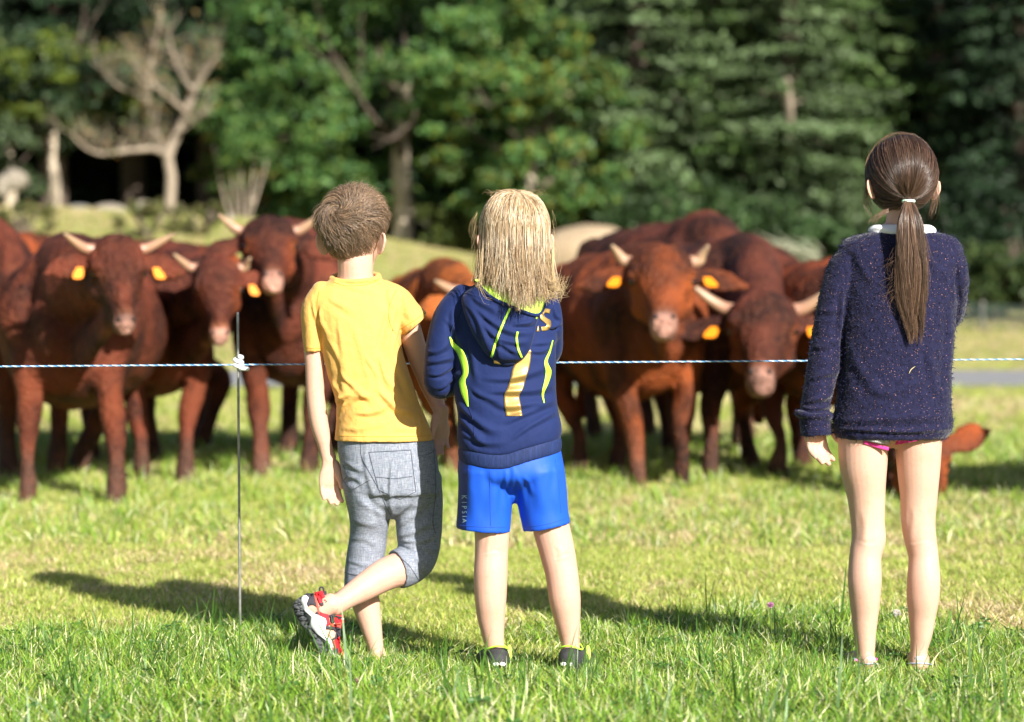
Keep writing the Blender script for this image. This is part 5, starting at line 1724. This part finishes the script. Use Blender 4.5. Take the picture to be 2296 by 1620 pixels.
join_hair('hair', cap, (.20, .12, .06), [strands(h2, rng.uniform(.0006, .0012, n_), hcol), strands(fl, .0006, flc), strands(fw_, .00022, np.repeat([[.5, .36, .2]], len(fw_), 0))], M_hair2, b2)

# ============================================================ child with the ponytail
B3 = 5.8
b3 = empty('person', tuple(P(2000, 1510, 5.8)))
tag(b3, 'child with a long brown ponytail, sparkly navy knitted jumper and bare legs', 'person', 'children watching the cattle over the fence')
parts = []
hc3 = P(2021, 390, B3)
fd3 = unit(np.array([-.20, .97, -.10]))
hr3 = (.073, .087, .085)
hp, W3, M3 = head_parts(hc3, hr3, fd3, .88, ear_out=1.03)
parts += hp
parts.append(limb([(2020, 430, B3, 38, 42), (2022, 470, B3 + .005, 35, 40), (2022, 505, B3, 38, 42), (2022, 530, B3, 60, 44)]))
parts.append(body_rows([(530, 1950, 2095, .05, 0), (570, 1915, 2120, .065, 0), (680, 1915, 2120, .078, 0), (820, 1915, 2110, .075, 0), (900, 1905, 2108, .082, 0), (955, 1893, 2104, .075, 0)], B3, n=32))
parts.append(limb([(1915, 590, B3, 22), (1880, 660, B3, 24), (1860, 760, B3, 21), (1842, 860, B3, 18), (1832, 915, B3, 15), (1829, 932, B3, 15, 12)]))
parts += hand(P(1824, 932, B3), (.10, .03, -1), (.9, .5, 0), (.6, -1, 0), 1.1, (.6, .5, .5, .5), .42)
parts.append(limb([(2122, 592, B3, 22), (2138, 650, B3 + .03, 23), (2125, 720, B3 + .09, 20), (2095, 715, B3 + .17, 17), (2060, 700, B3 + .2, 14.5)], ref=(1, .3, .3)))
parts += hand(P(2055, 700, B3 + .2), (-.9, .3, .1), (0, .2, 1), (-.3, -1, 0), .95, (.5,) * 4, .5)
LL = [(950, 1875, 1996), (987, 1879, 1992), (1049, 1883, 1989), (1112, 1899, 1985), (1174, 1908, 1984), (1211, 1909, 1986), (1249, 1904, 1976), (1299, 1901, 1977), (1340, 1904, 1974), (1382, 1909, 1969), (1423, 1914, 1964), (1456, 1918.5, 1962), (1480, 1921, 1959), (1502, 1918, 1962)]
RR = [(950, 2003, 2114), (987, 2006, 2112), (1049, 2011, 2108), (1112, 2018, 2102), (1174, 2021, 2097), (1211, 2028, 2100), (1249, 2037, 2104), (1299, 2034, 2108), (1340, 2033, 2106), (1382, 2037, 2098), (1423, 2040, 2090), (1456, 2041, 2080), (1474, 2040, 2080), (1492, 2037, 2083)]
for L, off in ((LL, 0), (RR, .0)):
    rows = []
    for y, a, b in L:
        back = -.014 * math.exp(-((y - 1310) / 70) ** 2) - .008 * math.exp(-((y - 1000) / 90) ** 2)
        kk = 1.06 if y < 1400 else 1.15
        rows.append(((a + b) / 2, y, B3 + back + off, (b - a) / 2, (b - a) / 2 * kk))
    parts.append(limb(rows, n=28))
fx3 = [(1940, 1508, 0), (2060, 1496, .01)]
for (x, y, dd), yaw in zip(fx3, (-.25, .12)):
    c = P(x, y, B3 + dd)
    c[2] = .03
    dv = np.array([math.sin(yaw), math.cos(yaw), 0])
    parts.append(tube([c - dv * .022, c + dv * .01, c + dv * .07 + np.array([0, 0, -.006]), c + dv * .13 + np.array([0, 0, -.015]), c + dv * .17 + np.array([0, 0, -.02])], [.020, .026, .027, .031, .018], [.024, .028, .022, .012, .007], n=18))
me = remesh(parts, .0027, 6)
wrinkle(me, [(1935, 1150, 1940, 1230, 10, .8), (1955, 1140, 1958, 1230, 9, -.6), (1925, 1214, 1972, 1217, 5, -.35), (2048, 1140, 2045, 1215, 9, .7), (2080, 1140, 2082, 1215, 8, -.6), (2040, 1215, 2085, 1213, 5, -.35)])
link('body', me, M_skin, b3)
face_bits(W3, hr3, b3)

# knitted jumper
def knit(N, L, tc, src, b):
    src = noise_mix(N, L, tc, src, (.014, .015, .052), 90, .45, .65, detail=3, fac=.8)
    src = noise_mix(N, L, tc, src, (.005, .005, .017), 260, .52, .75, detail=1, fac=.6)
    for sc, th, colr in ((260, .13, (.75, .38, .27)), (95, .065, (1.0, .45, .35))):
        v = N.new('ShaderNodeTexVoronoi')
        v.inputs['Scale'].default_value = sc
        L.new(tc.outputs['Object'], v.inputs['Vector'])
        m1 = N.new('ShaderNodeMath'); m1.operation = 'LESS_THAN'
        m1.inputs[1].default_value = th
        L.new(v.outputs['Distance'], m1.inputs[0])
        sp_ = N.new('ShaderNodeSeparateColor')
        L.new(v.outputs['Color'], sp_.inputs[0])
        m2 = N.new('ShaderNodeMath'); m2.operation = 'GREATER_THAN'
        m2.inputs[1].default_value = .6
        L.new(sp_.outputs[0], m2.inputs[0])
        m3 = N.new('ShaderNodeMath'); m3.operation = 'MULTIPLY'
        L.new(m1.outputs[0], m3.inputs[0]); L.new(m2.outputs[0], m3.inputs[1])
        mx = N.new('ShaderNodeMix'); mx.data_type = 'RGBA'
        L.new(m3.outputs[0], mx.inputs[0]); L.new(src, mx.inputs[6])
        mx.inputs[7].default_value = (*colr, 1)
        src = mx.outputs[2]
    return src
M_knit = mat('navy_knit_with_sparkles', (.0095, .0095, .034), .9, bump=(230, .9, .003), spec=.2, extra=knit, sheen=.2)
jp = [body_rows([(522, 1948, 2100, .050, .0), (528, 1920, 2126, .056, .0), (540, 1892, 2148, .063, 0), (565, 1880, 2158, .074, 0), (620, 1890, 2150, .085, 0), (700, 1890, 2143, .093, 0), (780, 1886, 2136, .096, 0), (850, 1880, 2131, .100, 0), (910, 1873, 2131, .105, 0), (950, 1868, 2135, .107, 0), (970, 1869, 2130, .104, 0), (982, 1876, 2120, .098, 0)], B3, n=60, caps=(0, 2))]
jp.append(limb([(1922, 574, B3, 36, 44), (1892, 605, B3, 37, 44), (1870, 680, B3, 36, 44), (1856, 750, B3, 35, 42), (1843, 830, B3 - .004, 34.5, 42), (1831, 895, B3 - .006, 33, 40), (1826, 925, B3 - .006, 34, 38), (1828, 945, B3 - .006, 35, 38), (1830, 976, B3 - .006, 34, 36)], caps=(1, 2), n=32))
jp.append(tube([P(1826 + 37 * math.cos(a), 931 + 3 * math.cos(a) , B3 - .006 + .041 * math.sin(a)) for a in np.linspace(0, 6.283, 25)], .0085, .009, n=10, sub=1, ref=(0, 0, 1), caps=(0, 0)))
jp.append(limb([(2112, 566, B3, 38, 46), (2133, 602, B3, 35, 44), (2138, 650, B3 + .02, 31, 40), (2126, 705, B3 + .07, 31, 34), (2095, 712, B3 + .15, 27, 27), (2060, 702, B3 + .18, 24, 24)], ref=(1, .2, .3), n=28))
jump = remesh(jp, .0034, 3)
wrinkle(jump, [(1893, 640, 1890, 900, 7, -5), (1900, 620, 1885, 760, 8, 3), (2145, 600, 2150, 680, 6, -4), (2130, 700, 2125, 900, 9, 2.5), (1815, 850, 1870, 830, 8, 3, 4), (1810, 905, 1862, 880, 7, 4, 4), (1800, 915, 1860, 915, 5, 4), (1825, 780, 1880, 760, 8, 2.4, 4), (1835, 700, 1885, 690, 8, 2.2, 4),
               (1900, 760, 1990, 900, 14, 2.5, 10), (1890, 940, 2110, 930, 12, 3, 6), (1880, 965, 2120, 962, 6, 4, 2), (2060, 560, 2130, 620, 12, 2, 6), (1920, 560, 1960, 640, 12, 2, 6), (2080, 780, 2120, 900, 12, 2.5, 8), (1950, 880, 2060, 860, 14, 2, 8)],
        [((22, 22, 22), 1.6), ((70, 70, 70), 1.4)])
jump_o = link('jumper', jump, M_knit, b3)
bj = bvh_of(jump)
# fuzz on the wool
Vj, Nj = getV(jump), getN(jump)
sel = rng.integers(0, len(Vj), 9000)
sel = sel[(Nj[sel, 1] < .5)]
p0, n0 = Vj[sel], Nj[sel]
tl = unit(rng.normal(size=p0.shape) + np.array([0, 0, -.5]))
ln = rng.uniform(.002, .0065, len(sel))[:, None]
fz = np.stack([p0 - n0 * .001, p0 + n0 * ln * .45 + tl * ln * .2, p0 + n0 * ln * .7 + tl * ln * .6, p0 + n0 * ln * .6 + tl * ln * 1.1], 1)
V, Q, C = strands(fz, rng.uniform(.0003, .0008, len(sel)), np.array([.014, .016, .058]) * rng.uniform(.5, 1.8, (len(sel), 1)), tip=.5)
fo = link('wool_fuzz', raw_mesh('wool_fuzz', V, Q, True, C), mat('wool_fibre', (0, 0, 0), .9, attr=True), jump_o)
fo.matrix_parent_inverse = Matrix.Identity(4)
fo['kind'] = 'stuff'
def kid3(o):
    o.matrix_parent_inverse = Matrix.Identity(4)
    return o
# grass stalk caught on the back
v, f = tube(drop([(2038, 838), (2043, 829), (2052, 822)], bj, B3, .002), [.0007, .0011, .0006], n=5, ref=(.3, 1, .2))
kid3(link('caught_straw', raw_mesh('caught_straw', v, f), mat('straw', (.6, .5, .28), .8), jump_o))
# white top under the jumper
M_wt = mat('white_cotton', (.78, .79, .82), .85, bump=(60, .4, .002), var=(12, .05))
wv, wf = body_rows([(505, 1960, 2084, .044, 0), (510, 1950, 2094, .049, -.001), (517, 1946, 2099, .053, -.002), (525, 1950, 2096, .055, -.002), (534, 1958, 2088, .052, 0)], B3, n=40, caps=(0, 0))
wm = remesh([(wv, wf)], .003, 2)
wrinkle(wm, [(1960, 512, 2000, 520, 5, 2), (2060, 518, 2090, 508, 4, 2)], [((30, 30, 30), .6)])
link('white_top', wm, M_wt, b3)
# shorts
M_gs = mat('grey_marl', (.42, .42, .42), .85, var=(200, .15))
gsh = remesh([body_rows([(930, 1890, 2106, .094, 0), (960, 1890, 2104, .092, 0), (984, 1945, 2055, .078, 0)], B3, n=44, caps=(0, 0)), limb([(1964, 925, B3, 46, 90), (1952, 988, B3, 44, 83)], caps=(1, 2), n=32), limb([(2030, 925, B3, 42, 90), (2036, 984, B3, 40, 81)], caps=(1, 2), n=32)], .003, 2)
gs_o = link('shorts', gsh, M_gs, b3)
M_pink = mat('pink_trim', (.72, .03, .26), .6)
bg_ = bvh_of(gsh)
bb = BVHTree.FromPolygons(*[(lambda m_: ([tuple(v_) for v_ in getV(m_)], [tuple(p.vertices) for p in m_.polygons]))(me)][0])
kid3(strip('trim', [(1922, 984), (1945, 990), (1972, 998), (1993, 1003)], [(1922, 991), (1945, 998), (1972, 1006), (1992, 1011)], bg_, B3 - .03, M_pink, gs_o, off=.004, thick=.002))
kid3(strip('trim', [(1999, 990), (2020, 987), (2045, 982), (2065, 978)], [(1999, 999), (2022, 996), (2046, 991), (2066, 987)], bg_, B3 - .03, M_pink, gs_o, off=.004, thick=.002))

# anklet and sandals
M_sand2 = mat('pale_blue_strap', (.38, .42, .55), .6)
c = P(1940, 1481, B3)
cols_a = [(.75, .04, .35), (.35, .10, .55), (.75, .75, .78), (.05, .45, .6), (.8, .2, .5)]
an = empty('anklet', tuple(c))
an.parent = b3
an.matrix_parent_inverse = Matrix.Translation(-b3.location)
for i in range(16):
    a = i / 16 * 6.283
    v, f = ell(c + np.array([.026 * math.cos(a), .027 * math.sin(a), .003 * math.cos(a * 2)]), (.0042, .0042, .0033), 8, 6)
    o = link('bead', raw_mesh('bead', v, f), mat('bead_%d' % i, cols_a[i % 5], .5), None)
    o.parent = an
    o.matrix_parent_inverse = Matrix.Translation(-Vector(tuple(c)))
for (x, y, dd), yaw in zip(fx3, (-.25, .12)):
    c = P(x, y, B3 + dd)
    dv = np.array([math.sin(yaw), math.cos(yaw), 0]); sv = np.array([math.cos(yaw), -math.sin(yaw), 0]); z = np.array([0, 0, 1])
    c[2] = .03
    v, f = tube([c - dv * .034 - z * .024, c + dv * .07 - z * .025, c + dv * .18 - z * .025], [.026, .034, .026], [.007, .006, .006], n=22, power=3)
    so = link('sandal', raw_mesh('sandal', v, f), M_wht, b3)
    ring = [c + dv * (.0 - .036 * math.cos(a)) + sv * .028 * math.sin(a) + z * (-.006 - .018 * math.sin(a / 2) ** 2 + .006) for a in np.linspace(0, 6.283, 25)]
    v, f = tube(ring, .0018, .0045, n=8, sub=1, ref=(.0, 0, 1))
    kid3(link('strap', raw_mesh('strap', v, f), M_sand2, so))
    v, f = tube([c - dv * .03 - z * .018, c - dv * .033 + z * .014], [.012, .010], [.004, .003], n=12)
    kid3(link('heel_tab', raw_mesh('heel_tab', v, f), M_wht, so))

# hair drawn back into the ponytail
M_hair3 = hair_mat('dark_brown_hair', .33)
tie = P(2037, 450, B3 - .078)
n = 9500
NG3 = 240
gd = unit(rng.normal(size=(NG3, 3)))
gi_ = rng.integers(0, NG3, n)
q = unit(gd[gi_] + rng.normal(size=(n, 3)) * .08)
k_ = (q[:, 2] > np.where(q[:, 1] > .5, .38, -.55)) & ~((np.abs(q[:, 0]) > .80) & (q[:, 2] < -.05) & (q[:, 1] > -.35)) & ~((q[:, 2] < -.25) & (q[:, 1] > -.3))
q, gi_ = q[k_], gi_[k_]
n = len(q)
rad = np.array(hr3)
tl_ = unit(((tie - hc3) @ M3) / rad)
K = 12
t = np.linspace(0, 1, K)
ang = np.arccos(np.clip(q @ tl_, -1, 1))
path = np.empty((n, K, 3))
bow = rng.normal(size=(NG3, 3))[gi_] * .06 + np.array([0, 0, -.20]) * (q[:, 2:3] > 0)
lay = .002 + .007 * rng.random(n) + .004 * rng.random(NG3)[gi_]
for i, tt in enumerate(t):
    w0 = np.sin((1 - tt) * ang) / np.sin(ang + 1e-6)
    w1 = np.sin(tt * ang) / np.sin(ang + 1e-6)
    s_ = unit(q * w0[:, None] + tl_ * w1[:, None] + bow * math.sin(tt * 3.1416) * .5)
    path[:, i] = s_ * (rad + .002) + s_ * (lay * (.5 + .5 * math.sin(min(1, tt * 1.6) * 1.57)))[:, None]
path = path @ M3.T + hc3
path[:, -1] = tie + rng.normal(size=(n, 3)) * np.array([.004, .003, .003])
tone = rng.uniform(.6, 1.4, NG3)[gi_]
hcol = np.array([.055, .030, .020]) * (tone * rng.uniform(.7, 1.4, n))[:, None]
hcol = np.where(rng.random(n)[:, None] < .15, np.array([.15, .09, .06]), hcol)
cap = hair_cap(hc3, hr3, W3, M3, .004, None, None, mask=lambda u: (u[:, 2] > np.where(u[:, 1] > .5, .4, -.5)) & ~((u[:, 2] < -.2) & (u[:, 1] > -.2)))
S3 = strands(path, rng.uniform(.0005, .0010, n), hcol)
# ponytail
NP = 3200
cl_ = np.array([(2037, 450, 9), (2038, 470, 17), (2040, 500, 27), (2043, 540, 31), (2046, 590, 34), (2046, 640, 33), (2044, 685, 29), (2047, 725, 24), (2050, 775, 14)], float)
ctr = herm(cl_, 2)
NGP = 48
gp = rng.random((NGP, 2)) * 2 - 1
gj = rng.integers(0, NGP, NP)
off2 = gp[gj] + rng.normal(size=(NP, 2)) * .12
lenf = np.clip(rng.normal(.80, .05, NP) * rng.uniform(.82, 1.16, NGP)[gj], .5, .97 + .03 * rng.random(NP))
lenf = np.minimum(lenf, 1.0)
KP = 16
tail = np.empty((NP, KP, 3))
phs = rng.random(NGP) * 6.28
for i in range(KP):
    u = i / (KP - 1) * lenf * (len(ctr) - 1)
    i0 = np.minimum(u.astype(int), len(ctr) - 2)
    fr = (u - i0)[:, None]
    cc = ctr[i0] * (1 - fr) + ctr[i0 + 1] * fr
    tt = i / (KP - 1)
    wv = (np.sin(tt * 7 + phs[gj]) * 5.5 + np.sin(tt * 15 + phs[gj] * 2) * 1.6) * tt
    x = cc[:, 0] + off2[:, 0] * cc[:, 2] * .85 + wv
    y = cc[:, 1]
    dep = B3 - .085 - .022 * math.sin(min(1, tt * 2.2) * 1.57) - off2[:, 1] * cc[:, 2] * .0009 * .45
    for j in range(NP):
        pass
    dx, dz = (x - CX) / F, (CY - y) / F
    d = np.column_stack([dx, math.cos(TH) + dz * math.sin(TH), -math.sin(TH) + dz * math.cos(TH)])
    tail[:, i] = np.array([0, 0, CAMH]) + d * (dep / d[:, 1])[:, None]
tc_ = np.array([.105, .060, .038]) * (rng.uniform(.35, 1.6, NGP)[gj] * rng.uniform(.7, 1.35, NP))[:, None]
tc_ = np.where(rng.random(NP)[:, None] < .12, np.array([.24, .15, .10]), tc_)
S4 = strands(tail, rng.uniform(.0005, .0010, NP), tc_)
# loose curls beside it and flyaways round the head
lo = []
for i in range(46):
    x0, y0 = rng.uniform(2008, 2035), rng.choice([545, 575, 600, 625, 650]) + rng.normal() * 6
    a = rng.gamma(2.0, 9) + 4
    L_ = rng.uniform(25, 60)
    lo.append([P(x0 - a * math.sin(t_ * 2.6) - 8 * t_, y0 + L_ * t_, B3 - .104) for t_ in np.linspace(0, 1, 9)])
for i in range(60):
    x0, y0 = rng.uniform(2060, 2080), rng.uniform(520, 600)
    a = rng.uniform(-6, 14)
    lo.append([P(x0 + a * math.sin(t_ * 2.8), y0 + 70 * t_, B3 - .104) for t_ in np.linspace(0, 1, 9)])
for i in range(90):
    sg_ = rng.choice([-1, 1])
    x0 = 2021 + sg_ * 76
    a = rng.uniform(-4, 16) * sg_
    y0 = rng.uniform(395, 430)
    lo.append([P(x0 + a * math.sin(t_ * 2.5) - sg_ * 14 * t_ * t_, y0 + rng.uniform(50, 75) * t_, B3 - .01) for t_ in np.linspace(0, 1, 9)])
for i in range(110):
    b_ = rng.uniform(-1.5, 1.5)
    r1_ = rng.uniform(.97, 1.02)
    lo.append([P(2021 + 81 * r1_ * math.sin(b_ + .35 * t_) , 388 - 88 * (r1_ + rng.uniform(.0, .06) * 0 + .045 * (i % 5) / 4 * math.sin(t_ * 3)) * math.cos(b_ + .35 * t_), B3 - .01) for t_ in np.linspace(0, 1, 9)])
for i in range(40):
    lo.append([P(1992 - 45 * t_ + rng.normal() * .6 + 40 * (i % 3) * .2 * t_, 470 + rng.uniform(-3, 8) + 26 * t_ ** 1.5, B3 - .06) for t_ in np.linspace(0, 1, 9)])
lo = np.array(lo)
S5 = strands(lo, rng.uniform(.00025, .00055, len(lo)), np.array([.12, .07, .045]) * rng.uniform(.6, 1.6, (len(lo), 1)))
join_hair('hair', cap, (.02, .012, .009), [S3, S4, S5], M_hair3, b3)
v, f = tube([tie + np.array([.011 * math.cos(a), .009 * math.sin(a), -.002 + .0 * a]) for a in np.linspace(0, 6.283, 25)], .0042, .0055, n=10, sub=1, ref=(0, 0, 1))
link('hair_tie', raw_mesh('hair_tie', v, f), mat('mint_elastic', (.55, .80, .62), .6), b3)

# ------------------------------------------------------------------ electric fence
M_steel = mat('galvanised_rod', (.28, .28, .27), .45, metal=.6, bump=(90, .3, .001), var=(60, .25))
M_ins = mat('white_insulator', (.9, .9, .92), .35)
M_wblue = mat('blue_twine', (.02, .20, .50), .5)
M_wwhite = mat('white_twine', (.80, .82, .85), .45)
FD = 6.36
ef = empty('electric_fence', tuple(P(538, HZ, FD) * np.array([1, 1, 0])))
def rod(x, yt, yb, D, top_x=None):
    a, b = P(x, yb, D), P(top_x or x, yt, D)
    a[2] = -.12
    v, f = tube([a, a * .5 + b * .5, b], [.0034] * 3, n=12, caps=(0, 1))
    return link('post', raw_mesh('post', v, f), M_steel, ef)
rod(539, 702, 1420, FD, 533)
rod(3150, 690, 1420, FD); rod(-900, 700, 1420, FD)
def wire_z(X):
    x = X / FD * F + CX
    return np.array([P(a, 822 - 16 * (a / 2296), FD)[2] for a in np.atleast_1d(x)])
X = np.linspace(-3.2, 3.2, 1500)
zc = wire_z(X)
for i in range(3):
    ph = X * 2 * math.pi / .024 + i * 2.094
    pts = np.column_stack([X, FD - .005 + .0011 * np.cos(ph), zc + .0011 * np.sin(ph)])
    v, f = tube(pts, .00115, n=5, sub=1, ref=(0, .3, 1), caps=(0, 0))
    link('strand', raw_mesh('strand', v, f), M_wwhite if i == 0 else (M_wblue if i == 1 else mat('pale_blue_twine', (.25, .5, .75), .5)), ef)
# plastic pigtail holding the wire
px = P(534.5, 815, FD)
hel = []
for t in np.linspace(0, 1, 34):
    a = t * 2 * math.pi * 2.4 - 1.2
    hel.append(px + np.array([.0095 * math.cos(a), .0095 * math.sin(a), .018 - .032 * t]))
hel = np.array(hel)
e = hel[-1]
tail_ = np.array([P(541, 827, FD - .01), P(556, 828, FD - .012)])
v, f = tube(np.vstack([hel, tail_]), .0055, n=10, sub=2, ref=(.1, .2, 1))
link('insulator', raw_mesh('insulator', v, f), M_ins, ef)
tag(ef, 'thin metal post with a white plastic twist holding a blue and white electric wire', 'electric fence')

# ------------------------------------------------------------------ clover flowers and a few tall stalks
M_pet = mat('clover_petals', (0, 0, 0), .7, attr=True, trans=.3)
M_stem = mat('flower_stem', (.12, .2, .04), .6, trans=.2)
def clover(x, y, D, r, col, label, h=None):
    c = P(x, y, D)
    g = float(ground_z(c[0], D))
    t = empty('clover_flower', (c[0], D, g))
    d = unit(rng.normal(size=(70, 3)) + np.array([0, 0, .35]))
    V, Q, C = strands(c + d[:, None, :] * r * np.linspace(.15, 1, 4)[None, :, None] * np.array([1, 1, .9]), r * .16, np.array(col) * rng.uniform(.7, 1.3, (70, 1)), tip=.5)
    link('flower_head', raw_mesh('flower_head', V, Q, True, C), M_pet, t)
    v, f = tube([[c[0] + .01, D, g], [c[0] + .004, D, (g + c[2]) / 2], c], [.0012, .001, .001], n=6)
    link('stem', raw_mesh('stem', v, f), M_stem, t)
    tag(t, label, 'flower')
clover(1727, 1357, 6.0, .0095, (.62, .28, .50), 'pink clover flower above the grass between the blond child and the ponytail')
clover(805, 1527, 5.32, .011, (.72, .36, .50), 'blurred pink clover flower in front of the raised shoe')
clover(484, 1440, 6.2, .011, (.75, .72, .66), 'white clover flower low in the grass near the post')
clover(2010, 1375, 6.4, .012, (.7, .66, .6), 'whitish clover between the bare legs')
